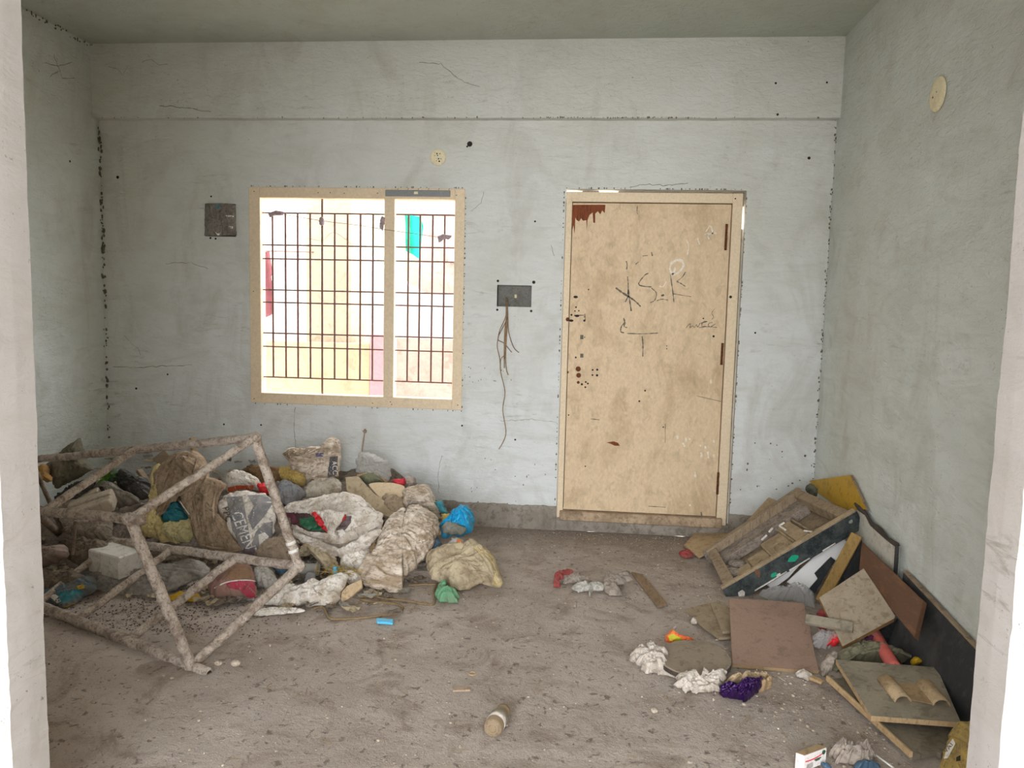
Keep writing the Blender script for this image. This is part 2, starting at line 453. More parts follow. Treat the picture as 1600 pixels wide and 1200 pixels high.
# ---------------------------------------------------------------- soft things
def resample(poly, N, smooth=True):
    P = np.asarray(poly, float)
    if smooth:
        k = len(P); out = []
        for i in range(k):
            a, b, c, d = P[i - 1], P[i], P[(i + 1) % k], P[(i + 2) % k]
            for t in np.linspace(0, 1, 8, endpoint=False):
                cr = .5 * ((2 * b) + (c - a) * t + (2 * a - 5 * b + 4 * c - d) * t * t + (3 * b - a - 3 * c + d) * t ** 3)
                ln = b + (c - b) * t
                out.append(.6 * cr + .4 * ln)
        P = np.array(out)
    Q = np.vstack([P, P[:1]]); L = np.r_[0, np.cumsum(np.linalg.norm(np.diff(Q, axis=0), axis=1))]
    s = np.linspace(0, L[-1], N, endpoint=False)
    return np.c_[np.interp(s, L, Q[:, 0]), np.interp(s, L, Q[:, 1])]
_seed = [0]
def soft(name, outline, mat, label=None, cat=None, base=None, at=None, lean=50, yaw=0, T=.08, Tb=.03, fold=.012, ffreq=9, fang=None, FK=2.0, FQ=1.9, CQ=1.7,
         fstretch=.22, crumple=.006, cfreq=22, edge=.011, N=150, MR=42, center=None, p=4.2, q=1.4, parent=None, group=None, zmin=.004,
         smooth=True, flatshade=False, tie=None, kind=None):
    """a bag, sack or cloth: an outline of real size filled out to a body with front and back, folded and creased"""
    _seed[0] += 1; sd = _seed[0] * 7.31
    if N >= 80: ffreq, cfreq = ffreq * FQ, cfreq * CQ
    if 80 <= N < 150: N = 150
    if N >= 80: MR = max(MR, 42)
    O = np.array(outline, float)
    if at is None:
        bp = base if base is not None else (O[:, 0].mean(), O[:, 1].max() - 3)
        at = heap(bp)
    t, y = radians(lean), radians(yaw)
    n = np.array([-sin(y) * cos(t), -cos(y) * cos(t), sin(t)])
    v = np.array([0, 0, 1.0]) - n * n[2]
    v = v / np.linalg.norm(v) if np.linalg.norm(v) > 1e-4 else np.array([0, 1.0, 0])
    u = np.cross(v, n)
    pts = [onP(o, at, n) for o in O]
    uv = np.array([[(q_ - at) @ u, (q_ - at) @ v] for q_ in pts])
    B = resample(uv, N, smooth)
    if center is not None:
        cc = onP(center, at, n); c = np.array([(cc - at) @ u, (cc - at) @ v])
    else:
        x, yv = B[:, 0], B[:, 1]; x1, y1 = np.roll(x, -1), np.roll(yv, -1); cr = x * y1 - x1 * yv
        c = np.array([((x + x1) * cr).sum(), ((yv + y1) * cr).sum()]) / (3 * cr.sum())
    nb = np.c_[B * 30, np.full(N, sd)]
    B = B + edge * np.c_[perlin(nb), perlin(nb + 50)] + edge * .6 * np.c_[perlin(nb * 2.7), perlin(nb * 2.7 + 50)]
    ss = np.sin(np.linspace(0, pi / 2, MR + 1))
    front = [c[None, :]] + [c + s * (B - c) for s in ss[1:]]
    S = np.r_[0, np.repeat(ss[1:], N)]
    W = np.vstack(front)
    h = T * np.clip(1 - S ** p, 0, 1) ** (1 / q)
    # folds: long creases in a direction, or fanning from a tied point
    if tie is not None:
        tt = onP(tie, at, n); tc = np.array([(tt - at) @ u, (tt - at) @ v])
        dv = W - tc; rr = np.linalg.norm(dv, axis=1); an = np.arctan2(dv[:, 1], dv[:, 0])
        f1 = ridged(np.c_[np.cos(an) * 4, np.sin(an) * 4, rr * 3 + sd], 2) * np.clip(rr / .08, .3, 1)
    else:
        a = radians(fang if fang is not None else 30)
        wx = W[:, 0] * cos(a) + W[:, 1] * sin(a); wy = -W[:, 0] * sin(a) + W[:, 1] * cos(a)
        warp = .35 * perlin(np.c_[W * 5, np.full(len(W), sd + 9)])
        f1 = ridged(np.c_[wx * ffreq * fstretch + warp, wy * ffreq + warp * 2, np.full(len(W), sd)], 3)
    f2 = ridged(np.c_[W * cfreq, np.full(len(W), sd + 3)], 3)
    lowf = perlin(np.c_[W * 6, np.full(len(W), sd + 5)])
    big = ridged(np.c_[W * 5.5 + .5 * perlin(np.c_[W * 4, np.full(len(W), sd)])[:, None], np.full(len(W), sd + 8)], 2)
    ed = .3 + .7 * np.clip(1 - S ** 5, 0, 1)
    h = .72 * h * (1 + .35 * lowf) + ed * (FK * (fold * f1 + crumple * f2) + .16 * T * big)
    X = at + W[:, :1] * u + W[:, 1:] * v + h[:, None] * n
    # back half
    MB = 6; sb = np.sin(np.linspace(0, pi / 2, MB + 1))[1:-1][::-1]
    back = []
    for s in sb:
        w = c + s * (B - c); hb = -Tb * max(0, 1 - s ** p) ** (1 / q)
        back.append(at + w[:, :1] * u + w[:, 1:] * v + hb * n)
    X = np.vstack([X] + back + [(at + c[0] * u + c[1] * v - Tb * n)[None, :]])
    X[:, 2] = np.maximum(X[:, 2], zmin + .002 * np.random.RandomState(3).rand(len(X)))
    X[:, 1] = np.minimum(X[:, 1], -.004); X[:, 0] = np.clip(X[:, 0], XL + .006, XR - .006)
    F = [(0, 1 + j, 1 + (j + 1) % N) for j in range(N)]
    rings = MR + len(sb)
    for k in range(rings - 1):
        for j in range(N):
            a0, b0 = 1 + k * N + j, 1 + k * N + (j + 1) % N
            F.append((a0, a0 + N, b0 + N, b0))
    last = len(X) - 1; k0 = 1 + (rings - 1) * N
    F += [(last, k0 + (j + 1) % N, k0 + j) for j in range(N)]
    F = [f[::-1] for f in F] if False else F
    o = link(name, X, F, mat, parent, smooth=not flatshade, kind=kind)
    if label and parent is None: tag(o, label, cat, group)
    elif label: o['label'] = label
    o_bvh[o.name] = (X, F)
    return o
o_bvh = {}
def bvh_of(*objs):
    V, F = join_vf([o_bvh[o.name] for o in objs])
    return BVHTree.FromPolygons(V, F)
def conform(bv, P2, F2, lift=.002):
    V = []; ok = []
    for p in P2:
        d = Vector(ray(*p)).normalized()
        loc, nr, i, dist = bv.ray_cast(Vector(CAM), d)
        ok.append(loc is not None)
        if loc is None: V.append((0, 0, 0)); continue
        if nr.dot(d) > 0: nr = -nr
        V.append(tuple(loc + nr * lift))
    F = [f for f in F2 if all(ok[i] for i in f)]
    used = sorted({i for f in F for i in f}); mp = {a: b for b, a in enumerate(used)}
    return [V[i] for i in used], [tuple(mp[i] for i in f) for f in F]
def fill2d(poly, step):
    P = np.asarray(poly, float); E = []; B = []
    for i in range(len(P)):
        a, b = P[i], P[(i + 1) % len(P)]; k = max(1, int(np.linalg.norm(b - a) / step))
        B += [a + (b - a) * j / k for j in range(k)]
    nB = len(B); E = [(i, (i + 1) % nB) for i in range(nB)]
    def inside(x, y):
        r = False; j = len(P) - 1
        for i in range(len(P)):
            if (P[i][1] > y) != (P[j][1] > y) and x < (P[j][0] - P[i][0]) * (y - P[i][1]) / (P[j][1] - P[i][1]) + P[i][0]: r = not r
            j = i
        return r
    I = [(x, y) for x in np.arange(P[:, 0].min() + step / 2, P[:, 0].max(), step) for y in np.arange(P[:, 1].min() + step / 2, P[:, 1].max(), step) if inside(x, y)]
    r = delaunay_2d_cdt([Vector(x) for x in B] + [Vector(x) for x in I], E, [tuple(range(nB))], 1, 1e-4)
    return [tuple(v) for v in r[0]], [tuple(f) for f in r[2]]
def printed(name, host, polys, mat, step=2.5, lift=.002, label=None, hosts=None):
    """flat print that lies on the surface of its host"""
    bv = bvh_of(*(hosts or [host])); parts = []
    for poly in polys:
        P, F = fill2d(poly, step); parts.append(conform(bv, P, F, lift))
    V, F = join_vf(parts)
    if not F: return None
    o = link(name, V, F, mat, host)
    if label: o['label'] = label
    return o
_font_cache = {}
def text2d(s):
    cu = bpy.data.curves.new('lettering', 'FONT'); cu.body = s; cu.resolution_u = 3
    o = bpy.data.objects.new('lettering', cu); COL.objects.link(o)
    dg = bpy.context.evaluated_depsgraph_get(); me = o.evaluated_get(dg).to_mesh()
    V = [(v.co.x, v.co.y) for v in me.vertices]; F = [tuple(p.vertices) for p in me.polygons]
    o.evaluated_get(dg).to_mesh_clear(); bpy.data.objects.remove(o); bpy.data.curves.remove(cu)
    bm = bmesh.new(); vs = [bm.verts.new((x, y, 0)) for x, y in V]
    for f in F:
        try: bm.faces.new([vs[i] for i in f])
        except ValueError: pass
    bmesh.ops.triangulate(bm, faces=bm.faces)
    bmesh.ops.subdivide_edges(bm, edges=[e for e in bm.edges if e.calc_length() > .25], cuts=2)
    bmesh.ops.triangulate(bm, faces=bm.faces); bm.verts.index_update()
    V = [(v.co.x, v.co.y) for v in bm.verts]; F = [tuple(v.index for v in f.verts) for f in bm.faces]; bm.free()
    x0, x1 = min(v[0] for v in V), max(v[0] for v in V); y1 = max(v[1] for v in V)
    return [((v[0] - x0) / (x1 - x0), v[1] / y1) for v in V], F
def lettering(name, host, s, o, r, u, mat, lift=.003, label=None, plane=None):
    """s written from pixel o along r (full width) with height u"""
    V, F = text2d(s)
    P = [(o[0] + x * r[0] + y * u[0], o[1] + x * r[1] + y * u[1]) for x, y in V]
    if plane is not None:
        W = [onP(p, *plane) for p in P]
    else:
        W, F = conform(bvh_of(host), P, F, lift)
    ob = link(name, W, F, mat, host)
    if label: ob['label'] = label
    return ob

def folds(host, paths, r, mat, name='fold', flat=.55, lift=0.0, n=7):
    """long creased folds that lie along the surface of a cloth"""
    bv = bvh_of(host)
    for k, pts in enumerate(paths):
        P = []
        for q in smooth_path([(x, y, 0) for x, y in pts], n):
            d = Vector(ray(q[0], q[1])).normalized(); loc, nr, i, ds = bv.ray_cast(Vector(CAM), d)
            if loc is not None: P.append(np.array(loc) - np.array(d) * lift)
        if len(P) < 4: continue
        # keep the run continuous
        P = [p for j, p in enumerate(P) if j == 0 or np.linalg.norm(p - P[j - 1]) < .12]
        for _ in range(3): P = [P[0]] + [(P[j - 1] + 2 * P[j] + P[j + 1]) / 4 for j in range(1, len(P) - 1)] + [P[-1]]
        m_ = len(P); rs = [r * (.25 + .75 * sin(pi * (j + .5) / m_) ** .6) for j in range(m_)]
        tube(name, P, rs, mat, host, seg=9, jitter=.22, seed=k * 3.7, flat=flat)
# ================================================================ STRUCTURE
def structure(o, label, cat): return tag(o, label, cat, kind='structure')
# floor: one uneven dusty slab that runs on outside
xs = np.r_[-9, -6, np.linspace(-3.4, 1.55, 200), 4, 6]; ys = np.r_[-12, -8, -6, np.linspace(-4.5, .02, 180)]
gx, gy = np.meshgrid(xs, ys); P = np.c_[gx.ravel(), gy.ravel(), np.zeros(gx.size)]
zz = .0045 * perlin(np.c_[P[:, :2] * 7, P[:, 2]]) + .0030 * ridged(np.c_[P[:, :2] * 17, P[:, 2] + 4], 3) - .003
P[:, 2] = np.clip(zz, -.012, .004)
nx = len(xs)
F = [(j * nx + i, j * nx + i + 1, (j + 1) * nx + i + 1, (j + 1) * nx + i) for j in range(len(ys) - 1) for i in range(nx - 1)]
floor = structure(link('floor', P, F, FLOOR, base=(0, 0, 0)), 'dusty bare concrete floor littered with grit', 'floor')

def holed_wall(name, x0, x1, z0, z1, y0, y1, holes, mat):
    xs = sorted({x0, x1, *[h[0] for h in holes], *[h[1] for h in holes]}); zs = sorted({z0, z1, *[h[2] for h in holes], *[h[3] for h in holes]})
    solid = lambda x, z: x0 < x < x1 and z0 < z < z1 and not any(h[0] < x < h[1] and h[2] < z < h[3] for h in holes)
    V = []; F = []
    def quad(*q):
        o = len(V); V.extend(q); F.append((o, o + 1, o + 2, o + 3))
    ok = lambda i, j: 0 <= i < len(xs) - 1 and 0 <= j < len(zs) - 1 and solid((xs[i] + xs[i + 1]) / 2, (zs[j] + zs[j + 1]) / 2)
    for i in range(len(xs) - 1):
        for j in range(len(zs) - 1):
            if not ok(i, j): continue
            a, b, c, d = xs[i], xs[i + 1], zs[j], zs[j + 1]
            quad((a, y0, c), (b, y0, c), (b, y0, d), (a, y0, d)); quad((b, y1, c), (a, y1, c), (a, y1, d), (b, y1, d))
            if not ok(i - 1, j): quad((a, y1, c), (a, y0, c), (a, y0, d), (a, y1, d))
            if not ok(i + 1, j): quad((b, y0, c), (b, y1, c), (b, y1, d), (b, y0, d))
            if not ok(i, j - 1): quad((a, y1, c), (b, y1, c), (b, y0, c), (a, y0, c))
            if not ok(i, j + 1): quad((a, y0, d), (b, y0, d), (b, y1, d), (a, y1, d))
    return link(name, V, F, mat, smooth=False, base=(0, 0, 0))
# measured on the back wall
W0, W1, WZ0, WZ1 = -2.292, -.823, .791, 2.247
D0, D1, DZ0, DZ1 = -.164, .949, .134, 2.234
sb = [onY(p, 0) for p in ((777, 445), (830, 480))]; jb = [onY(p, 0) for p in ((320, 318), (369, 370))]
SB = (sb[0][0], sb[1][0], sb[1][2], sb[0][2]); JB = (jb[0][0], jb[1][0], jb[1][2], jb[0][2])
TH = .12
holes = [(W0 + .012, W1 - .012, WZ0 + .012, WZ1 - .012), (D0 - .003, D1 + .020, -.01, DZ1 + .018), SB, JB]
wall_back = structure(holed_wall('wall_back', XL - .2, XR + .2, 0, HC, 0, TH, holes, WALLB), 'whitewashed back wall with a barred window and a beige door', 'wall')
# upper beam, slightly proud
bm_path = []
def ragged_box(name, x0, x1, y0, y1, z0, z1, mat, nx, amp, where='z0', seed=0, **k):
    """box whose named long edge wanders like hand-laid plaster"""
    X = np.linspace(x0, x1, nx + 1); w = amp * perlin(np.c_[X * 6 + seed, X * 0, X * 0 + seed]) + amp * .6 * perlin(np.c_[X * 26 + seed, X * 0, X * 0])
    a = z0 + (w if where == 'z0' else 0 * w); b = z1 + (w if where == 'z1' else 0 * w)
    V = []; F = []
    for i in range(nx + 1): V += [(X[i], y0, a[i]), (X[i], y0, b[i]), (X[i], y1, b[i]), (X[i], y1, a[i])]
    for i in range(nx):
        for j in range(4): F.append((4 * i + j, 4 * i + (j + 1) % 4, 4 * i + 4 + (j + 1) % 4, 4 * i + 4 + j))
    F += [(0, 1, 2, 3), (4 * nx + 3, 4 * nx + 2, 4 * nx + 1, 4 * nx)]
    return link(name, V, F, mat, smooth=False, **k)
structure(ragged_box('trim_1', XL, XR, -.07, .0, HB, HC, WALLB, 160, .003), 'shallow plastered beam along the top of the back wall', 'beam')
for i, (a, b) in enumerate(((-.95, D0 - .002), (D1 + .018, XR))):
    structure(ragged_box('baseboard_%d' % (i + 1) if False else 'baseboard_back', a, b, -.006, 0, 0, .165 if i == 0 else .17, CEMENT, 60, .012, 'z1', 3 + i),
              ('bare grey cement band below the plaster left of the door', 'bare grey cement band below the plaster right of the door')[i], 'baseboard')
def plaster_plane(name, corner, eu, ev, nu, nv, n, th, mat, amp=.003):
    """a wall slab with a softly uneven room side"""
    corner, eu, ev, n = [np.asarray(q, float) for q in (corner, eu, ev, n)]
    U, Vv = np.meshgrid(np.linspace(0, 1, nu + 1), np.linspace(0, 1, nv + 1)); U = U.ravel()[:, None]; Vv = Vv.ravel()[:, None]
    X = corner + U * eu + Vv * ev; w = amp * perlin(X * 3.1) + amp * .5 * perlin(X * 9)
    edge = (np.minimum(U, 1 - U) * np.minimum(Vv, 1 - Vv) > 1e-9)[:, 0]
    X = X + (w * edge)[:, None] * n
    F = [(j * (nu + 1) + i, j * (nu + 1) + i + 1, (j + 1) * (nu + 1) + i + 1, (j + 1) * (nu + 1) + i) for j in range(nv) for i in range(nu)]
    k = len(X); c = [corner, corner + eu, corner + eu + ev, corner + ev]; X = np.vstack([X, [q - n * th for q in c]])
    a, b, cc, d = 0, nu, (nu + 1) * (nv + 1) - 1, (nu + 1) * nv
    F += [(k, k + 1, k + 2, k + 3), tuple(range(0, nu + 1))[::-1] + (k, k + 1), tuple(range(d, cc + 1)) + (k + 2, k + 3),
          tuple(range(0, d + 1, nu + 1)) + (k + 3, k), tuple(range(b, cc + 1, nu + 1))[::-1] + (k + 1, k + 2)]
    return link(name, X, F, mat, base=tuple(corner))
Y0R = JY1
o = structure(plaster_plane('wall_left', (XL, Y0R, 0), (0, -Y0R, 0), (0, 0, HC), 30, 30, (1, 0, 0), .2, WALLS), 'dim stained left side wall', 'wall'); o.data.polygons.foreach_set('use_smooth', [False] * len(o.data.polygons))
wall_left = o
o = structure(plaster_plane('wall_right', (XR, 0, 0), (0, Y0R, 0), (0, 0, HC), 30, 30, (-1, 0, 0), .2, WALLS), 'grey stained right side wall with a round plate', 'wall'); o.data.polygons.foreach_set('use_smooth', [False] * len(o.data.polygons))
wall_right = o
v, f = box_vf(XL - .2, XR + .2, JY0, .3, HC, HC + .15)
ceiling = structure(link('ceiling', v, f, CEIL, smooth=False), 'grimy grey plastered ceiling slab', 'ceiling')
# near wall with the wide opening; its edges are rough
def jamb(x_in, x_out, name, label, seed):
    nz = 150; Z = np.linspace(0, HC, nz + 1)
    V = []; F = []
    for i, z in enumerate(Z):
        q = np.array([[z * 9, seed, 0], [z * 9, seed + 5, 0], [z * 31, seed, 1], [z * 31, seed + 5, 1], [z * 3, seed + 2, 3]])
        nn = perlin(q); a = .0025 * nn[0] + .0022 * nn[2] + .003 * nn[4]; b = .003 * nn[1] + .003 * nn[3]
        s = 1 if x_in > x_out else -1
        V += [(x_out, JY0, z), (x_in - s * .012 + s * b, JY0, z), (x_in - s * .003 + s * b, JY0 + .010, z), (x_in + s * .3 * (a + b), (JY0 + JY1) / 2, z), (x_in + s * a, JY1 - .006, z), (x_in - s * .006 + s * a, JY1, z), (x_out, JY1, z)]
    for i in range(nz):
        for j in range(7):
            F.append((7 * i + j, 7 * i + (j + 1) % 7, 7 * i + 7 + (j + 1) % 7, 7 * i + 7 + j))
    F += [tuple(range(7)), tuple(range(7 * nz, 7 * nz + 7))]
    return structure(link(name, V, F, WALLJ, smooth=False, base=(x_in, JY0, 0)), label, 'wall')
jamb(JL, XL - .2, 'wall_front', 'whitewashed wall end left of the wide opening', 3)
jamb(JR, XR + .2, 'wall_front', 'whitewashed wall end right of the wide opening', 11)
v, f = box_vf(JL, JR, JY0, JY1, JH, HC)
structure(link('wall_front', v, f, WALLJ, smooth=False), 'plastered lintel above the wide opening', 'wall')

# added roof slab and side walls, out of view, to hold back sky light
v, f = box_vf(-4.2, 2.2, -6.6, JY0, 2.95, 3.1); tag(link('exterior_shade_roof', v, f, CEIL, smooth=False), 'added unseen roof slab that shades the opening', 'roof', kind='structure')
SHADEW = M('shade_wall_paint', '#8f877b', '#7b7368', .4, 3, .95, .2, 20)
v, f = box_vf(1.9, 2.1, -9.0, JY0, 0, 2.95); tag(link('exterior_wall', v, f, SHADEW, smooth=False), 'added unseen wall right of the camera, blocking sky light', 'wall', kind='structure')
v, f = box_vf(-2.9, -2.7, -9.0, JY0, 0, 2.95); tag(link('exterior_wall', v, f, SHADEW, smooth=False), 'added unseen wall left of the camera, blocking sky light', 'wall', kind='structure')
# ---------------- marks that belong to the walls
YF = (0, -1, 0)
def wall_stroke(name, pts, w, host, plane, nrm, mat=CRACK, jitter=1.2, seed=0):
    rs = np.random.RandomState(seed); Q = []
    for a, b in zip(pts[:-1], pts[1:]):
        k = max(1, int(math.hypot(b[0] - a[0], b[1] - a[1]) / 5))
        for i in range(k):
            t = i / k; Q.append((a[0] + (b[0] - a[0]) * t + rs.uniform(-jitter, jitter), a[1] + (b[1] - a[1]) * t + rs.uniform(-jitter, jitter)))
    Q.append(pts[-1])
    W = [plane(q) for q in Q]; ws = [w * rs.uniform(.35, 1.1) for _ in W]
    V, F = ribbon_vf(W, ws, nrm, .0015)
    return link(name, V, F, mat, host, smooth=False)
pb = lambda q: onY(q, -.0); pbeam = lambda q: onY(q, -.07)
for i, (pts, w, pl) in enumerate([
    ([(655, 97), (690, 100), (708, 116), (726, 128), (750, 136)], .006, pbeam), ([(462, 636), (460, 662), (462, 700)], .004, pb),
    ([(170, 105), (185, 108), (192, 118), (200, 104)], .004, pbeam), ([(222, 97), (235, 92), (250, 102), (262, 100)], .004, pbeam),
    ([(258, 412), (300, 410), (325, 420)], .004, pb), ([(178, 572), (215, 575), (250, 572), (300, 570)], .005, pb),
    ([(690, 712), (684, 745), (686, 770)], .003, pb), ([(985, 292), (1010, 288), (1040, 290), (1075, 286)], .006, pb),
    ([(860, 382), (866, 400)], .004, pb), ([(757, 300), (752, 318), (736, 330)], .003, pb), ([(780, 658), (830, 655), (870, 660)], .003, pb),
    ([(195, 525), (215, 545), (220, 555)], .003, pb), ([(250, 165), (285, 168), (330, 175)], .006, pbeam)]):
    wall_stroke('crack', pts, w, wall_back, pl, YF, seed=i)
pl_left = lambda q: onX(q, XL + .004)
for i, pts in enumerate([[(90, 104), (97, 122), (116, 122)], [(90, 104), (84, 85)], [(92, 110), (78, 120)], [(90, 104), (112, 97)], [(90, 104), (70, 98)]]):
    wall_stroke('cobweb_strand', pts, .005, wall_left, pl_left, (1, 0, 0), seed=40 + i)
for i, ((px, py), r) in enumerate([((734, 225), 5.5), ((730, 229), 2), ((184, 277), 3.2), ((1264, 247), 3), ((1212, 130), 2.2), ((1292, 129), 2), ((1215, 179), 2.4),
    ((778, 439), 2.6), ((834, 441), 3.4), ((777, 484), 2.4), ((830, 486), 2.6), ((109, 252), 2.4), ((350, 663), 2), ((408, 664), 2), ((836, 346), 2), ((805, 687), 2), ((722, 665), 2), ((262, 585), 2), ((1180, 520), 2), ((213, 607), 2.5), ((330, 307), 2), ((329, 372), 2.2), ((337, 373), 2.2)]):
    pl, hst, nr = (pb, wall_back, YF)
    if px < 150: pl, hst, nr = pl_left, wall_left, (1, 0, 0)
    elif py < 188: pl = pbeam
    c = pl((px, py)) + np.array(nr) * .0012
    v, f = disc_vf(c, nr, r * .0032, 12, r * .0032)
    link('nail_hole', v, f, DARK, hst, smooth=False)
# crumbs of dark mortar along the room corners
def crumbs(name, pts, host, rmin, rmax, seed, mat=SMUDGE):
    rs = np.random.RandomState(seed); parts = []
    for c in pts:
        r = rs.uniform(rmin, rmax); bm = bmesh.new(); bmesh.ops.create_icosphere(bm, subdivisions=1, radius=1)
        sc = np.array([rs.uniform(.6, 1.2), rs.uniform(.4, .8), rs.uniform(.7, 1.9)]) * r
        v = [np.array(q.co) * sc * rs.uniform(.75, 1.2) + c for q in bm.verts]; f = [tuple(q.index for q in p.verts) for p in bm.faces]; bm.free(); parts.append((v, f))
    V, F = join_vf(parts); return link(name, V, F, mat, host, smooth=False, kind='stuff')
rs = np.random.RandomState(5)
crumbs('corner_mould', [(XL + rs.uniform(0, .02), -rs.uniform(0, .02), z) for z in np.concatenate([rs.uniform(.5, HC - .08, 70), rs.uniform(1.4, 2.6, 50)])], wall_back, .004, .011, 1)
crumbs('corner_mould', [(XR - rs.uniform(0, .012), -rs.uniform(0, .015), z) for z in np.concatenate([rs.uniform(.3, HC - .05, 70), rs.uniform(.5, 2.6, 70)])], wall_back, .002, .0065, 2)
crumbs('ceiling_grime', [(XL + t * 0, 0, 0) + np.array([rs.uniform(0, .03), y, HC - rs.uniform(0, .03)]) for t, y in [(0, -q) for q in rs.uniform(0, 1.5, 70)]], wall_left, .003, .008, 3)
crumbs('beam_grime', [(x, -.07, HB + rs.uniform(-.002, .005)) for x in np.concatenate([rs.uniform(XL, XR, 60), rs.uniform(-.3, .6, 60)])], wall_back, .002, .005, 4)
crumbs('window_edge_grime', [(x, -.003, z) for x, z in [(W1 + .004, q) for q in rs.uniform(WZ0, WZ1, 40)] + [(q, WZ1 + .006) for q in rs.uniform(W0, W1, 40)] + [(q, WZ0 - .006) for q in rs.uniform(W0, W1, 25)]], wall_back, .002, .005, 6)
crumbs('door_edge_grime', [(x, -.002, z) for x, z in [(D1 + .022, q) for q in rs.uniform(DZ0, DZ1, 60)] + [(D0 - .014, q) for q in rs.uniform(DZ0, DZ1, 60)] + [(q, DZ1 + .024) for q in rs.uniform(D0, D1, 45)]], wall_back, .002, .006, 7)
crumbs('splash_specks', [onY((x, y), -.003) for x, y in zip(rs.uniform(1150, 1270, 22), rs.uniform(690, 795, 22))], wall_back, .003, .008, 8)
crumbs('splash_specks', [onY((x, y), -.003) for x, y in zip(rs.uniform(735, 870, 18), rs.uniform(690, 790, 18))], wall_back, .002, .005, 9)
crumbs('chipped_plaster', [onY((x, y), -.003) for x, y in zip(rs.uniform(690, 800, 22), rs.uniform(572, 600, 22))], wall_back, .002, .004, 10)

# ================================================================ WINDOW
win = structure(thing('window_1', 'beige framed window with a rusty bar grille and no glass', 'window', ((W0 + W1) / 2, 0, WZ0)), 'beige framed window with a rusty bar grille and no glass', 'window')
FT, FB_, FL, FR_ = .070, .070, .078, .066
FY0, FY1 = -.006, .075
MX0, MX1 = onY((600, 470), 0)[0], onY((616, 470), 0)[0]
box('window_frame', (W0, W0 + FL, FY0, FY1, WZ0, WZ1), BEIGEF, win); box('window_frame', (W1 - FR_, W1, FY0, FY1, WZ0, WZ1), BEIGEF, win)
box('window_frame', (W0 + FL, W1 - FR_, FY0, FY1, WZ1 - FT, WZ1), BEIGEF, win); box('window_frame', (W0 + FL, W1 - FR_, FY0, FY1, WZ0, WZ0 + FB_), BEIGEF, win)
box('mullion', (MX0, MX1, FY0 - .002, FY1, WZ0 + FB_, WZ1 - FT), BEIGEF, win)
GY = .035
zb = [onY((410, y), GY)[2] for y in (332.5, 382.5, 404, 452.5, 472, 520, 541, 588.5)]
for (a, b) in ((W0 + FL, MX0), (MX1, W1 - FR_)):
    for z in zb: box('grille_bar', (a, b, GY - .003, GY + .003, z - .0045, z + .0045), IRON, win, bev=0)
for x in (426, 446, 465, 484.5, 522.5, 542.5, 562.5, 582, 637, 655, 674.5, 693):
    X = onY((x, 470), GY)[0]; box('grille_bar', (X - .0055, X + .0055, GY + .003, GY + .012, zb[-1], zb[0]), IRON, win, bev=0)
X = onY((503, 470), GY)[0]; box('grille_bar', (X - .006, X + .006, GY + .003, GY + .012, WZ0 + FB_, WZ1 - FT), IRON, win, bev=0)
a, b = onY((603, 297), 0), onY((704, 308), 0)
strip = box('metal_strip', (a[0], b[0], FY0 - .012, FY0, b[2], a[2]), M('grey_metal_strip', '#77797a', '#8d8a82', .3, 10, .5, .1, 60), win); strip['label'] = 'grey metal strip on the window head'
box('strip_latch', (onY((648, 302), 0)[0], onY((654, 304), 0)[0], FY0 - .015, FY0 - .011, onY((648, 304), 0)[2], onY((648, 300), 0)[2]), PVC, win, bev=0)
for i in range(6):
    q = onY((622 + i * 16, 297), 0); tube('hook', [q + (0, -.008, -.008), q + (0, -.012, .006), q + (.003, -.004, .010)], .0015, IRON, win, seg=5)
for q in [(397, 299), (497, 301), (516, 301), (538, 302), (590, 302), (713, 305), (396, 455), (397, 623), (612, 632), (582, 630), (610, 628), (715, 633)]:
    v, f = disc_vf(onY(q, FY0 - .003), YF, .004, 8); link('screw_hole', v, f, SMUDGE, win, smooth=False)
# wire with tied rags across the grille
wire = thing('wire', 'thin slack wire with rag knots strung across the window', 'wire', onY((600, 352), -.012))
wp = [onY(q, -.012) for q in [(421, 332), (450, 336), (503, 345), (560, 352), (597, 358), (640, 364), (688, 371)]]
tube('strand', smooth_path(wp, 4), .0018, IRON, wire, seg=5)
tube('strand', smooth_path([onY(q, -.010) for q in [(465, 386), (480, 373), (503, 376), (520, 363), (540, 374), (552, 385)]], 4), .0013, COPPER, wire, seg=5)
tube('strand', smooth_path([onY(q, -.010) for q in [(435, 378), (431, 392), (440, 405), (444, 416)]], 4), .0013, IRON, wire, seg=5)
tube('strand', smooth_path([onY(q, -.010) for q in [(466, 384), (468, 420), (470, 470), (466, 500)]], 4), .0011, IRON, wire, seg=5)
MAUVE = M('mauve_rag', '#a39397', '#857779', .5, 40, .95, .5, 90)
for pts in ([(420, 334), (430, 330), (443, 331), (442, 336), (430, 337), (421, 340)], [(596, 338), (601, 341), (600, 355), (597, 361), (593, 352)], [(684, 369), (694, 366), (706, 369), (703, 375), (694, 374), (686, 379)], [(499, 341), (505, 340), (507, 352), (500, 352)]):
    soft('rag_knot', pts, MAUVE, parent=wire, at=onY((pts[0][0], pts[0][1]), -.016), lean=0, T=.014, Tb=.006, fold=.003, crumple=.005, cfreq=90, edge=.006, N=40, MR=10, zmin=0)

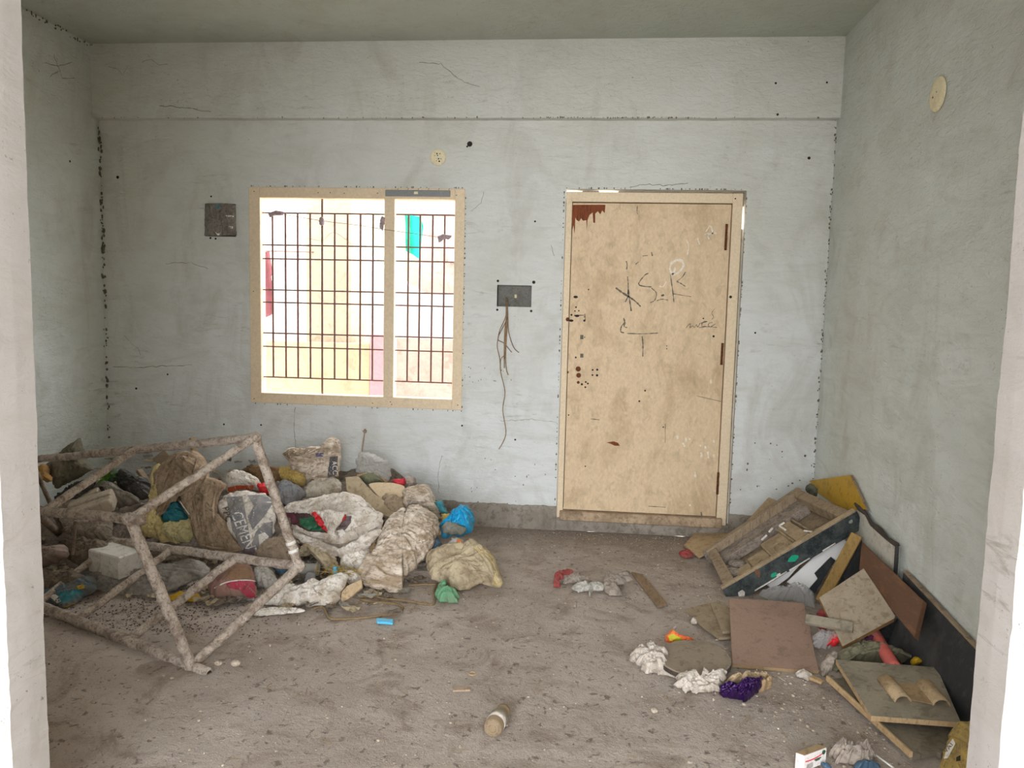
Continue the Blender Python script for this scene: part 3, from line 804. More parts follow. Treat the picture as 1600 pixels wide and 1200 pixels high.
# ================================================================ DOOR
dr = thing('door_1', 'battered beige flush door with scratched scrawls and rusty hinges', 'door', ((D0 + D1) / 2, 0, .05), kind='structure')
DF0, DF1 = -.002, .055
FLW, FRW, FTW = .040, .062, .062
box('door_frame', (D0, D0 + FLW, DF0, DF1, .09, DZ1), BEIGEF, dr); box('door_frame', (D1 - FRW, D1, DF0, DF1, .09, DZ1), BEIGEF, dr)
box('door_frame', (D0 + FLW, D1 - FRW, DF0, DF1, DZ1 - FTW, DZ1), BEIGEF, dr)
LX0, LX1, LZ0, LZ1 = D0 + FLW + .004, D1 - FRW - .005, DZ0 + .012, DZ1 - FTW - .006
LY = .006
leaf = box('door_leaf', (LX0, LX1, LY, LY + .035, LZ0, LZ1), BEIGE, dr, bev=.002)
box('dark_backing', (D0 + FLW - .004, D1 - FRW + .004, LY + .036, LY + .05, LZ0, LZ1 + .01), DARK, dr, bev=0)  # dark sheet across the whole opening behind the leaf, seen through its gaps
V, F = bevelled(*box_vf(D0 + .02, D1 - .03, -.030, .06, .078, DZ0 + .006), w=.004)
th = link('threshold', V, F, M('worn_threshold', '#a59078', '#7d6a56', .6, 12, .9, .5, 50), dr, smooth=False); th['label'] = 'worn wooden threshold below the door'
box('threshold_step', (D0 - .012, D1 + .02, .01, TH, 0, .09), CEMENT, dr, bev=0)
for a_, b_ in ((D0 - .003, onY((883, 303), 0)[0]), (onY((910, 303), 0)[0], onY((936, 303), 0)[0]), (onY((967, 303), 0)[0], D1 + .02)):
    box('packing', (a_, b_, .07, .115, DZ1 - .03, DZ1 + .018), CEMENT, dr, bev=0)
za, zb_ = onY((1152, 356), 0)[2], onY((1152, 320), 0)[2]
for a_, b_ in ((-.01, za), (zb_, DZ1 - .03)):
    box('packing', (D1 - .03, D1 + .02, .07, .115, a_, b_), CEMENT, dr, bev=0)
box('packing', (D0 - .003, D0 + .03, .07, .115, -.01, DZ1 - .03), CEMENT, dr, bev=0)
dpl = lambda q: onY(q, LY)
def door_poly(name, pts, mat, lift=.001, parent=dr):
    W = [onY(q, LY - lift) for q in pts]
    return link(name, W, [tuple(range(len(W)))], mat, parent, smooth=False)
tv = [(893, 320), (946, 320), (945, 333), (941, 329), (938, 335), (934, 330), (930, 334), (930, 348), (927, 348), (926, 332), (921, 336), (918, 344), (917, 360), (916, 344), (911, 345), (908, 341), (905, 346), (901, 344), (899, 340), (898, 366), (896, 352), (894, 360)]
o = door_poly('torn_veneer', tv, VENEER); o['label'] = 'jagged bare brown patch where the veneer tore off'
def strokes(name, lst, mat, label, seed=0, lift=.0012):
    parts = []; rs = np.random.RandomState(seed)
    for pts, w in lst:
        P = smooth_path([onY(q, LY - lift) for q in pts], 5); ws = [w * .0042 * rs.uniform(.4, 1.2) for _ in P]
        parts.append(ribbon_vf(P, ws, YF))
    V, F = join_vf(parts); o = link(name, V, F, mat, dr, smooth=False); o['label'] = label; return o
dz = zoomer(860, 280, .2)
L = lambda w, *p: (dz(*p), w)
strokes('scratched_scrawl', [L(2.2, (592, 640), (600, 670), (595, 705)), L(1.6, (602, 760), (608, 830), (605, 900)), L(2.6, (608, 860), (615, 920), (632, 1030)), L(3, (510, 848), (560, 885), (620, 922)), L(3, (620, 922), (665, 955), (705, 995)), L(2.4, (585, 960), (600, 930), (612, 905)),
    L(1.8, (765, 735), (735, 752), (690, 815), (720, 835), (790, 842)), L(1.5, (790, 850), (828, 890), (815, 945), (780, 965)), L(1.2, (830, 950), (870, 938), (920, 945)), L(3, (865, 910), (890, 905)),
    L(1.8, (938, 745), (945, 800), (955, 870), (965, 960)), L(1.6, (1055, 725), (1030, 765), (985, 800)), L(1.6, (990, 800), (1025, 818), (1055, 838)), L(1.2, (960, 895), (1020, 905), (1100, 918)),
    L(2.2, (572, 1085), (580, 1120), (555, 1150), (550, 1190), (575, 1200)), L(1.4, (590, 1120), (575, 1150), (600, 1160)), L(1.4, (665, 665), (690, 645)), L(1.2, (680, 210), (676, 250), (682, 275)), L(1.6, (720, 600), (760, 596)), L(1.6, (790, 570), (797, 600))], SMUDGE, 'dark scratched letters on the door', 1)
strokes('pencil_scribble', [L(1.3, (1060, 1165), (1075, 1140), (1095, 1130), (1090, 1160), (1110, 1145), (1125, 1158), (1140, 1135), (1150, 1155), (1170, 1125)), L(1.3, (1175, 1125), (1225, 1112), (1190, 1118), (1185, 1150), (1215, 1150)), L(1.3, (1265, 1118), (1235, 1130), (1245, 1155), (1290, 1130)), L(1.1, (1160, 1160), (1220, 1152), (1300, 1158)), L(.9, (1285, 1010), (1260, 1045), (1275, 1075), (1262, 1095))], SMUDGE, 'faint pencil scribble on the door', 2)
strokes('chalk_mark', [L(4, (985, 632), (945, 660), (935, 710), (965, 745), (1010, 720), (1040, 670), (1020, 635), (985, 632)), L(2, (905, 800), (880, 840), (850, 835)), L(2, (1060, 470), (1080, 520), (1070, 590)), L(2, (1150, 460), (1165, 510)), L(2.5, (1215, 410), (1250, 365), (1265, 430), (1205, 430), (1295, 420)), L(2, (1225, 430), (1240, 470)), L(3, (975, 690), (960, 735), (945, 750))], CHALK, 'white chalk ring and strokes on the door', 3)
dz2 = zoomer(860, 500, .3)
L2 = lambda w, *p: (dz2(*p), w)
strokes('scratch', [L2(2, (478, 85), (482, 130), (481, 190)), L2(1.6, (400, 70), (480, 72), (560, 68)), L2(1.0, (598, 540), (598, 640)), L2(1.3, (255, 520), (210, 515)), L2(1.0, (760, 395), (890, 425)), L2(1.2, (510, 970), (600, 975)), L2(2.5, (785, 1000), (788, 1020))], SMUDGE, 'thin dark scratches on the lower door', 4)
strokes('paint_drip', [L2(3.5, (785, 690), (787, 715)), L2(4, (820, 685), (823, 720)), L2(3.5, (850, 625), (852, 640)), L2(3.5, (852, 700), (852, 715)), L2(3, (753, 790), (755, 820)), L2(3, (705, 610), (707, 635)), L2(3, (725, 615), (726, 625)), L2(3, (690, 640), (700, 660)), L2(3, (780, 650), (783, 660)), L2(3, (806, 655), (808, 670)), L2(3, (660, 600), (664, 620)), L2(3, (727, 960), (728, 970)), L2(3, (835, 310), (836, 330))], CHALK, 'pale paint drips low on the door', 5)
gouge = dz2((292, 638), (330, 632), (352, 640), (362, 655), (335, 655), (315, 645)); door_poly('gouge', gouge, VENEER)
for i, (q, r) in enumerate([((220, 260), 5), ((244, 259), 6), ((219, 287), 5), ((243, 288), 6.5), ((164, 335), 6), ((184, 323), 5), ((195, 331), 5), ((182, 350), 5), ((145, 325), 8), ((145, 255), 14), ((147, 288), 13), ((132, 195), 5), ((88, 272), 8), ((493, 368), 5), ((463, 423), 5), ((606, 135), 3), ((606, 150), 3), ((850, 85), 6), ((588, 558), 4), ((95, 495), 4), ((182, 762), 4), ((178, 90), 3)]):
    c = onY(dz2(q)[0], LY - .0016); v, f = disc_vf(c, YF, r * .3 * .0042, 9, r * .3 * .0042); link('bolt_hole', v, f, RUST if r > 7 else DARK, dr, smooth=False)
for q0, q1 in (((155, 78), (172, 100)), ((155, 175), (172, 196))):
    a = dz2(q0)[0]; b = dz2(q1)[0]; door_poly('latch_mark', [a, (b[0], a[1]), b, (a[0], b[1])], SMUDGE, .0014)
for i, (q, r) in enumerate([((197, 920), 10), ((298, 862), 6), ((200, 1000), 7), ((222, 1028), 6), ((192, 1030), 6), ((165, 1060), 8), ((163, 1105), 10), ((265, 1105), 9), ((265, 1075), 4), ((135, 1095), 16), ((208, 1068), 10), ((1195, 1088), 6), ((1408, 920), 11), ((1445, 152), 6)]):
    yq = LY - .0016 if q[0] > 150 and q[0] < 1350 else DF0 - .0016
    c = onY(dz(q)[0], yq); v, f = disc_vf(c, YF, r * .2 * .0042, 9, r * .2 * .0042 * (1.8 if r == 10 else 1)); link('bolt_hole', v, f, RUST if r > 12 else DARK, dr, smooth=False)
strokes('latch_mark', [L(2, (185, 1065), (270, 1062)), L(1.6, (270, 1050), (272, 1105))], SMUDGE, 'dark outline of a missing latch', 8)
for (px, y0, y1) in ((1134.5, 350, 391), (1128, 536, 570), (1121.5, 738, 772)):
    hx = onY((px, (y0 + y1) / 2), 0)[0]; z0, z1 = onY((px, y1), 0)[2], onY((px, y0), 0)[2]
    parts = []
    for k in range(5):
        a = z0 + (z1 - z0) * k / 5; b = z0 + (z1 - z0) * (k + .86) / 5
        parts.append(tube_vf([(hx, -.006, a), (hx, -.006, b)], .0062 if k % 2 else .0075, 10))
    parts.append(box_vf(hx - .007, hx + .007, -.004, .002, z0, z1))
    V, F = join_vf(parts); link('hinge', V, F, RUST, dr)
# ================================================================ things on the walls
def recess(host, r, depth, mat, name):
    x0, x1, z0, z1 = r
    V = [(x0, 0, z0), (x1, 0, z0), (x1, 0, z1), (x0, 0, z1), (x0, depth, z0), (x1, depth, z0), (x1, depth, z1), (x0, depth, z1)]
    F = [(4, 5, 6, 7), (0, 1, 5, 4), (1, 2, 6, 5), (2, 3, 7, 6), (3, 0, 4, 7)]
    return link(name, V, F, mat, host, smooth=False)
sw = thing('switch_box', 'open dark switch box recess with bare wires hanging out', 'switch box', ((SB[0] + SB[1]) / 2, 0, SB[2]))
BOXG = M('metal_box_grey', '#6b6a64', '#54504a', .4, 20, .8, .2, 60)
recess(sw, SB, .055, BOXG, 'metal_box')
q = onY((806, 463), .045); v, f = bevelled(*box_vf(q[0] - .008, q[0] + .008, .03, .054, q[2] - .012, q[2] + .012), w=.003); o = link('clip', v, f, PVC, sw); o['label'] = 'small white clip inside the box'
zw = zoomer(720, 420, .25)
for k, (pts, r) in enumerate([([(285, 180), (283, 240), (280, 300), (245, 380), (232, 440), (228, 490), (245, 570), (250, 650), (276, 770), (262, 880), (282, 1010), (270, 1070), (238, 1128)], .0028),
    ([(292, 190), (292, 250), (285, 320), (255, 380), (232, 440), (270, 465), (318, 522)], .0028), ([(288, 185), (290, 260), (275, 390), (272, 500), (272, 620)], .0032),
    ([(290, 195), (293, 300), (285, 420), (278, 560)], .0034), ([(293, 200), (294, 300), (300, 400), (330, 490), (362, 523)], .0026), ([(286, 200), (278, 420), (276, 500), (284, 620), (296, 665)], .003), ([(284, 210), (284, 330), (277, 520), (252, 560), (246, 610)], .0024)]):
    P = [onY(p, .035 if i == 0 else (-.008 - .002 * k if p[1] > 245 else -.002 - .002 * k)) for i, p in enumerate(zw(*pts))]
    tube('wire_strand', smooth_path(P, 4), r, COPPER if k % 3 != 1 else IRON, sw, seg=6)
jx = thing('junction_box', 'square wall recess stuffed with crumpled grey plastic', 'junction box', ((JB[0] + JB[1]) / 2, 0, JB[2]))
recess(jx, JB, .05, BOXG, 'metal_box')
DUSTP = M('dust_grey_plastic', '#837c73', '#625b53', .5, 14, .6, .5, 60)
zj = zoomer(280, 280, .1)
s = soft('plastic_stuffing', zj((402, 380), (560, 375), (740, 378), (885, 405), (885, 600), (905, 885), (800, 878), (640, 885), (402, 885), (402, 600)), DUSTP, parent=jx, at=onY((345, 345), -.006), lean=0, T=.014, Tb=.004, fold=.010, ffreq=34, fang=80, crumple=.007, cfreq=55, edge=.002, N=80, MR=24, zmin=0, smooth=False, p=8)
printed('blue_patch', s, [zj((555, 400), (650, 405), (640, 455), (565, 460))], TEALP, 2); [printed('pale_crease', s, [q_], PRINTW, 2) for q_ in (zj((560, 820), (600, 850), (650, 830), (640, 870), (600, 878)), zj((730, 560), (860, 570), (850, 590), (730, 580)), zj((770, 735), (845, 735), (840, 770), (790, 770)))]
def plate(name, label, c, n, r, parts_holes, sq=1.0):
    t = thing(name, label, 'cover plate', c)
    n = np.asarray(n, float); a = np.cross(n, (0, 0, 1)); a /= np.linalg.norm(a); b = np.array([0, 0, 1.])
    V = []; F = []; prof = [(1, 0), (1, .004), (.93, .008), (.6, .0095), (0.02, .010)]; sg = 36
    for rr, hh in prof:
        for i in range(sg): V.append(np.asarray(c) + n * hh + r * rr * (cos(2 * pi * i / sg) * a + sin(2 * pi * i / sg) * b))
    for k in range(len(prof) - 1):
        for i in range(sg): F.append((k * sg + i, k * sg + (i + 1) % sg, (k + 1) * sg + (i + 1) % sg, (k + 1) * sg + i))
    link('disc', V, F, PVC, t)
    for (x, z, hr) in parts_holes:
        v, f = disc_vf(np.asarray(c) + n * .0112 + a * x * r + b * z * r, n, hr * r, 9); link('hole', v, f, DARK, t, smooth=False)
    return t
plate('ceiling_rose_plate', 'round cream cover plate above the window', onY((684.5, 246), -.001), YF, .053, [(-.25, .4, .07), (.1, .42, .1), (0.02, .2, .08), (.38, .2, .05), (-.4, -.2, .06), (-.1, -.2, .09), (-.2, -.5, .11), (.15, -.45, .05)])
plate('ceiling_rose_plate', 'round cream cover plate high on the right wall', onX((1466, 147), XR - .004), (-1, 0, 0), .075, [(-.1, .1, .05), (.35, -.1, .07)])

# ================================================================ OUTSIDE, beyond the window
OUTW = M('rough_white_render', '#a5a2a0', '#8b8785', .25, 12, .95, .6, 30); OUTB = M('beige_render', '#918473', '#877a69', .3, 3, .9, .2, 20)
OUTP = M('peach_render', '#9a8b71', '#94806a', .4, 2, .9, .2, 20); OUTK = M('pink_render', '#a08980', '#99796f', .4, 2, .9, .2, 20); OUTG = M('pale_green_render', '#8f9583', '#858d78', .3, 2, .9, .2, 20)
ROSE = M('rose_paint', '#a5747a', '#a07a7c', .4, 4, .8, .2, 20); GREENV = M('vivid_green_cloth', '#0b8a72', '#157a69', .3, 6, .8, .3, 20); MAROON = M('maroon_cloth', '#754448', '#6d3d42', .3, 6, .9, .3, 20)
def outbox(name, label, cat, pa, pb_, Y, depth, mat, zlo=None, zhi=None, kind='structure', bev=.004, **k):
    a, b = onY(pa, Y), onY(pb_, Y)
    o = box(name, (a[0], b[0], Y, Y + depth, b[2] if zlo is None else zlo, a[2] if zhi is None else zhi), mat, bev=bev, **k)
    return tag(o, label, cat, kind=kind)
GZ = -.05
outbox('exterior_pillar', 'beige rendered pillar outside the window', 'pillar', (478, 300), (548, 540), 1.3, .45, OUTB, GZ, 4.2)
outbox('exterior_wall', 'rough white rendered wall outside, left of the pillar', 'wall', (330, 200), (480, 524), 1.75, .2, OUTW, GZ, 4.2)
outbox('exterior_parapet', 'low peach parapet wall outside below the pillar', 'parapet', (300, 529), (578, 560), 1.22, .3, OUTP, GZ)
outbox('exterior_parapet', 'rose red end of the parapet outside', 'parapet', (578, 522), (600, 560), 1.20, .3, ROSE, GZ)
outbox('exterior_parapet', 'pink parapet wall outside, right of the mullion', 'parapet', (600, 527), (860, 560), 1.25, .3, OUTK, GZ)
outbox('exterior_wall', 'pale green house wall far outside', 'wall', (540, 200), (672, 540), 3.3, .2, OUTG, GZ, 4.4)
outbox('exterior_wall', 'pink house wall outside on the right', 'wall', (655, 200), (900, 540), 2.9, .2, OUTK, GZ, 4.4)
P = [onY(q, 2.3) for q in [(548, 300), (565, 300), (565, 395), (640, 448), (655, 458), (860, 462), (860, 620), (548, 620)]]
tag(slab('exterior_staircase', P, .3, OUTW, n=(0, -1, 0)), 'white sloping staircase flank outside', 'staircase', kind='structure')
v, f = box_vf(-9, 6, TH, 9, -.2, GZ); tag(link('exterior_ground', v, f, M('outside_paving', '#c9c2b6', '#aaa295', .4, 2, .95, .3, 10), smooth=False), 'pale paved yard outside the window', 'ground', kind='structure')
g = thing('green_cloth', 'vivid green cloth hanging outside the window', 'cloth', onY((645, 405), 1.9))
soft('cloth', [(632, 336), (655, 338), (660, 352), (657, 385), (655, 405), (646, 398), (633, 392)], GREENV, parent=g, at=onY((645, 370), 1.9), lean=0, T=.03, Tb=.01, fold=.02, ffreq=14, fang=90, edge=.004, N=60, MR=14, zmin=0) if False else None
def cloth_panel(host, pts, Y, mat, name):
    P2, F2 = fill2d(pts, 4); W = np.array([onY(q, Y) for q in P2]); W[:, 1] += .03 * np.sin(W[:, 0] * 40 + W[:, 2] * 3) + .02 * perlin(W * 7)
    V = np.vstack([W, W + np.array([0, .006, 0])]); k = len(W)
    o = link(name, V, list(F2) + [tuple(i + k for i in f[::-1]) for f in F2], mat, host); return o
cloth_panel(g, [(632, 336), (655, 338), (660, 352), (657, 385), (655, 405), (646, 398), (633, 392)], 1.9, GREENV, 'cloth_sheet')
tube('clothes_line', [onY((470, 331), 1.90), onY((645, 336), 1.905), onY((900, 340), 1.9)], .006, IRON, g, seg=6)
tube_c = None
g = thing('maroon_cloth', 'faded maroon cloth hanging outside at the left edge', 'cloth', onY((416, 497), 1.0))
cloth_panel(g, [(411, 393), (419, 392), (424, 415), (425, 428), (422, 432), (426, 450), (424, 490), (412, 498)], 1.0, MAROON, 'cloth_sheet')
outbox('exterior_meter_box', 'small white box on the pink house wall outside', 'box', (700, 393), (710, 410), 2.78, .12, OUTW, kind='thing')
tube('clothes_line', [(-6.0, 1.02, onY((416, 392), 1.0)[2] + .01), onY((416, 392), 1.003), (onY((478, 392), 1.0)[0], 1.35, onY((416, 392), 1.0)[2] + .02)], .005, IRON, g, seg=6)
# ================================================================ LEFT: the tubular frame
ZFR = zoomer(0, 860, .2625)
P1 = np.array([-1.555, -2.19, .028]); P2 = np.array([-1.246, -1.786, .294]); PA = np.array([-1.435, -1.847, .894]); PQ = np.array([-1.726, -2.293, .63])
def on_ray(px, near_pt, e):
    """point of the ray closest to the line near_pt + t*e"""
    d = ray(*px); d = d / np.linalg.norm(d); e = np.asarray(e) / np.linalg.norm(e); w = CAM - near_pt
    a, b, c, dd, ee = 1, d @ e, 1, d @ w, e @ w
    s = (b * ee - c * dd) / (a * c - b * b); return CAM + d * s
def to_pix(Q):
    d = np.asarray(Q) - CAM; z = d @ FW; return (800 + FPX * (d @ RT) / z, 600 - FPX * (d @ UP) / z)
P1 = on_ray((299, 1041), P1, (0, 0, 1)); P2 = on_ray((467, 885), P2, (0, 0, 1)); PA = on_ray((398, 684), PA, (1, 0, 0)); PQ = on_ray((203, 811), PQ, (1, 0, 0))
E1 = onZ((63, 947), .03); eb = E1 - P1; eb /= np.linalg.norm(eb)
def far_end(P, px, drop):
    return on_ray(px, P, eb + np.array([0, 0, drop]))
F1 = E1 + eb * .12
F2 = far_end(P2, (92, 834), -.16); FA = far_end(PA, (45, 719), -.16); FQ = far_end(PQ, (52, 797), -.16)
fr = thing('tubular_frame', 'lime crusted tubular frame lying on its side in front of the rubbish heap', 'frame', ((P1[0] + F1[0]) / 2, (P1[1] + F1[1]) / 2, 0))
_bs = [0]
def bar(a, b, r, mat=LIME, ext=(0, 0), bow=0, name='bar', label=None, seg=12):
    a = np.asarray(a, float); b = np.asarray(b, float); d = (b - a) / np.linalg.norm(b - a); a = a - d * ext[0]; b = b + d * ext[1]
    n = max(8, int(np.linalg.norm(b - a) / .018)); _bs[0] += 1
    P = lerp(a, b, n); w = perlin(np.c_[np.arange(n + 1) * .22, np.full(n + 1, _bs[0] * 3.3), np.zeros(n + 1)])
    P = [p + np.array([0, 0, .004 * w[i] + bow * sin(pi * i / n)]) for i, p in enumerate(P)]
    o = tube(name, P, [r * (1 + .10 * w[(i * 3) % (n + 1)]) for i in range(n + 1)], mat, fr, seg=seg, jitter=.16, seed=_bs[0] * 5)
    if label: o['label'] = label
    return o
bar(F1, P1, .021, ext=(0, .105)); bar(P1, P2, .0195); bar(PQ, P1, .0205); bar(PA, P2, .0195, ext=(.01, 0)); bar(FA, PA, .0185, ext=(0, .012)); bar(PA, PQ, .0165)
bar(FQ, PQ, .0185, ext=(0, .075)); bar(F2, P2, .0195)
def at_line(A, B, px):
    d = ray(*px); d = d / np.linalg.norm(d); e = (B - A) / np.linalg.norm(B - A); w = CAM - A
    b = d @ e; s = (b * (e @ w) - (d @ w)) / (1 - b * b); t = e @ (CAM + d * s - A); return A + e * t
bar(at_line(F1, P1, (202, 996)), at_line(F2, P2, (367, 877)), .0185)
bar(at_line(F1, P1, (123, 965)), at_line(F2, P2, (268, 862)), .0165)
bar(at_line(F1, P1, (60, 940)), at_line(F2, P2, (178, 848)), .015)
bar(at_line(FA, PA, (212, 704)), at_line(FQ, PQ, (70, 795)), .0165)
DKL = M('shaded_dirty_bar', '#7b6d60', '#544639', .5, 22, .95, .8, 90)  # darker copy of the bar crust for the far bars, shade in its colour
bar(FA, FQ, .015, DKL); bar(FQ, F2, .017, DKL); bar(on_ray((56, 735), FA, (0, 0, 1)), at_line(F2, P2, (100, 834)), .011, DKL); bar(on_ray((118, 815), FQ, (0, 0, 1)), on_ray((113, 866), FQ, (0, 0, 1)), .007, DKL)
# open pipe end and lumps of lime at the joints
d = (P1 - F1) / np.linalg.norm(P1 - F1); c = P1 + d * .1055
v, f = disc_vf(c, d, .012, 12); link('pipe_mouth', v, f, DARK, fr, smooth=False)
for q, r in ((P1, .028), (P2, .030), (PA, .029), (PQ, .030)):
    bm = bmesh.new(); bmesh.ops.create_icosphere(bm, subdivisions=3, radius=1); Vv = np.array([v.co for v in bm.verts]); Ff = [tuple(v.index for v in p.verts) for p in bm.faces]; bm.free()
    Vv = q + Vv * r * (1 + .25 * perlin(Vv * 2.3 + q * 9))[:, None] * np.array([1, .9, .85]); link('joint', Vv, Ff, LIME, fr)
q = at_line(PA, P2, (455, 856)); e = (P2 - PA) / np.linalg.norm(P2 - PA)
for s_ in (-.030, .008):
    o = tube('tape_band', [q + e * s_, q + e * (s_ + .014)], .0235, PRINTW, fr, seg=14, cap=True); o['label'] = 'pale tape band round the post'

# ================================================================ LEFT: the heap
gx, gy = np.meshgrid(np.linspace(XL + .01, -.55, 150), np.linspace(-2.0, -.005, 110)); X = gx.ravel(); Y = gy.ravel()
z = np.array([heap_z(a, b) for a, b in zip(X, Y)]) - .085
fall = np.clip((-.72 - X) / .55, 0, 1); z = z * fall - .2 * (1 - np.clip((-.80 - X) / .2, 0, 1)) - .13 * np.clip((-2.3 - X) / .6, 0, 1)
nn = perlin(np.c_[X * 5, Y * 5, X * 0]) * .05 + ridged(np.c_[X * 13, Y * 13, X * 0 + 3], 3) * .028 + ridged(np.c_[X * 40, Y * 40, X * 0 + 5], 2) * .008
z = np.where(z > -.02, z + nn * np.clip((z + .02) / .08, 0, 1), -.02); z = np.maximum(np.where(X < -1.7, np.minimum(z, .17 + .05 * perlin(np.c_[X * 6, Y * 6, X * 0 + 9])), z), -.02)
nx = 150; F = [(j * nx + i, j * nx + i + 1, (j + 1) * nx + i + 1, (j + 1) * nx + i) for j in range(109) for i in range(nx - 1)]
F = [f for f in F if max(z[i] for i in f) > -.019]
mound = tag(link('rubbish_mound', np.c_[X, Y, z], F, HEAP, base=(-2, -.6, 0)), 'trampled dusty mound of dirt and scraps under the bags', 'rubbish', kind='stuff')

S = soft
# --- back row, against the wall
S('tarpaulin', ZA((270, 380), (320, 300), (480, 180), (640, 70), (690, 40), (715, 110), (720, 200), (780, 330), (830, 430), (700, 520), (560, 590), (400, 680), (320, 560)), M('dark_tarpaulin', '#6a6353', '#4c4a3f', .55, 5, .9, .4, 50), 'dark dusty tarpaulin draped in the left back corner', 'tarpaulin', base=(110, 770), lean=25, yaw=-20, T=.06, fold=.014, ffreq=7, fang=60, crumple=.004, smooth=False)
S('orange_rag', ZA((160, 395), (270, 380), (290, 480), (330, 560), (250, 580), (200, 540)), M('orange_rag', '#a07a45', '#6d5c45', .5, 12, .9, .4, 60), 'faded orange rag beside the dark tarpaulin', 'rag', base=(70, 790), lean=30, T=.03, fold=.01, N=60, MR=14)
S('leafy_sprig', ZA((960, 540), (1000, 470), (1060, 440), (1150, 450), (1190, 520), (1140, 560), (1060, 580)), M('dull_green_wrapper', '#51604a', '#3d4638', .5, 12, .8, .4, 60), 'small green sprig of leaves near the left corner', 'plant', base=(172, 775), lean=40, T=.03, fold=.008, N=50, MR=12)
sp = bpy.data.objects['leafy_sprig']; rs = np.random.RandomState(3)
c0 = heap((172, 775)); dd_ = onP((172, 742), c0, (0, -1, 0))
for i in range(26):
    a = rs.uniform(0, 2 * pi); L_ = rs.uniform(.03, .055); b = dd_ + np.array([rs.uniform(-.03, .03), -.035 + rs.uniform(-.01, .01), rs.uniform(-.015, .02)])
    t = np.array([cos(a), -.3, sin(a) * .7 + .25]); t /= np.linalg.norm(t); s_ = np.cross(t, (0, 1, 0)); s_ /= np.linalg.norm(s_)
    V = [b, b + t * L_ * .4 + s_ * .007, b + t * L_ + np.array([0, -.004, -.006]), b + t * L_ * .4 - s_ * .007, b + t * L_ * .45 + np.array([0, .004, 0])]
    link('leaf', V, [(0, 1, 4), (1, 2, 4), (2, 3, 4), (3, 0, 4)], GREENL, sp, smooth=False)
def beam(name, label, cat, pa, pb__, w, h, mat, up=(0, 0, 1), group=None, host=None, bev=.003):
    a, b = np.asarray(pa, float), np.asarray(pb__, float); d = (b - a) / np.linalg.norm(b - a); s = np.cross(d, up); s /= np.linalg.norm(s); u = np.cross(s, d)
    V = [q + s * i * w / 2 + u * j * h / 2 for q in (a, b) for i, j in ((-1, -1), (1, -1), (1, 1), (-1, 1))]
    V, F = bevelled(V, [(0, 1, 2, 3), (4, 5, 6, 7), (0, 1, 5, 4), (1, 2, 6, 5), (2, 3, 7, 6), (3, 0, 4, 7)], bev)
    o = link(name, V, F, mat, host, smooth=False)
    if label and host is None: tag(o, label, cat, group)
    return o
def H(p, up=0.0, toward=0.0):
    q = heap(p); return q + np.array([0, -toward, up])
def hp(p, anchor, lean=45):
    """pixel p on the leaning plane through the heap point of anchor"""
    t = radians(lean); return onP(p, heap(anchor), (0, -cos(t), sin(t)))
beam('wood_offcut', 'short brown wood offcut sticking up near the left corner', 'wood', hp((217, 735), (232, 775)), hp((240, 765), (232, 775)), .035, .025, WOODG)
beam('wood_offcut', 'dark flat wood offcut standing behind the brown cloth', 'wood', hp((244, 722), (265, 775), 20), hp((262, 708), (265, 775), 20), .06, .012, WOODG, up=(0, 1, .3))
beam('wood_offcut', 'reddish stick end rising above the brown cloth', 'wood', hp((300, 684), (300, 760), 10), hp((306, 725), (300, 760), 10), .03, .03, CARD)
S('grey_bag', ZA((720, 690), (830, 600), (950, 590), (1050, 640), (1180, 660), (1260, 730), (1400, 790), (1420, 830), (1250, 900), (1100, 880), (1000, 700), (800, 740)), DUSTP, 'dusty grey plastic bag behind the foam blocks', 'bag', base=(190, 800), lean=45, T=.07, fold=.014, ffreq=10)
S('black_bag', ZA((1140, 600), (1200, 460), (1300, 450), (1400, 540), (1560, 580), (1560, 760), (1420, 820), (1250, 740)), M('black_polythene', '#33322f', '#57514a', .45, 9, .45, .4, 40), 'black plastic bag in the left back corner', 'bag', base=(205, 785), lean=40, T=.07, fold=.014)
S('black_bag', ZA((400, 790), (560, 700), (800, 590), (880, 600), (740, 720), (660, 790), (520, 830), (480, 880), (420, 860)), M('black_polythene', '#33322f'), 'black plastic bag behind the stepped foam block', 'bag', base=(110, 800), lean=40, T=.05, fold=.014)
# dusty foam blocks
def block(name, label, cat, corner, right, left, z0, h, mat, tilt=(0, 0), **k):
    a = onZ(corner, z0); b = onZ(right, z0 + tilt[0]); c = onZ(left, z0 + tilt[1]); d = b + c - a; u = np.array([0, 0, h])
    V, F = bevelled([a, b, d, c, a + u, b + u, d + u, c + u], [(0, 1, 2, 3), (4, 5, 6, 7), (0, 1, 5, 4), (1, 2, 6, 5), (2, 3, 7, 6), (3, 0, 4, 7)], .006)
    o = link(name, V, F, mat, k.get('host'), smooth=False)
    if k.get('host') is None: tag(o, label, cat)
    return o
fz = heap((145, 805))[2] - .02
fb = thing('foam_packing', 'dusty stepped foam packing block near the left corner', 'packing', heap((145, 805)))
def fpl(p, dy=0): return onP(p, heap((150, 800)), (-.35, -.75, .55))
def fq(q, dy=0.0): return onP(q, heap((150, 806)) + np.array([0, -.03 - dy, 0]), (0, -.8, .6))
for q0, q1, w, h, up_ in ((ZA((560, 1000))[0], ZA((1100, 815))[0], .11, .075, 0), (ZA((560, 900))[0], ZA((1090, 738))[0], .06, .05, .0), (ZA((480, 880))[0], ZA((930, 712))[0], .05, .05, -.03)):
    beam('block', None, None, fq(q0, up_), fq(q1, up_), w, h, FOAMG, up=(0, -.35, .93), host=fb, bev=.005)
S('grey_cloth', ZA((420, 1040), (620, 1090), (900, 1070), (1080, 1090), (1100, 1200), (1050, 1340), (800, 1320), (560, 1220)), CLOTHG, 'grey dusty cloth under the upper left bar of the frame', 'cloth', base=(140, 845), lean=50, T=.06, fold=.016, ffreq=12, fang=30)
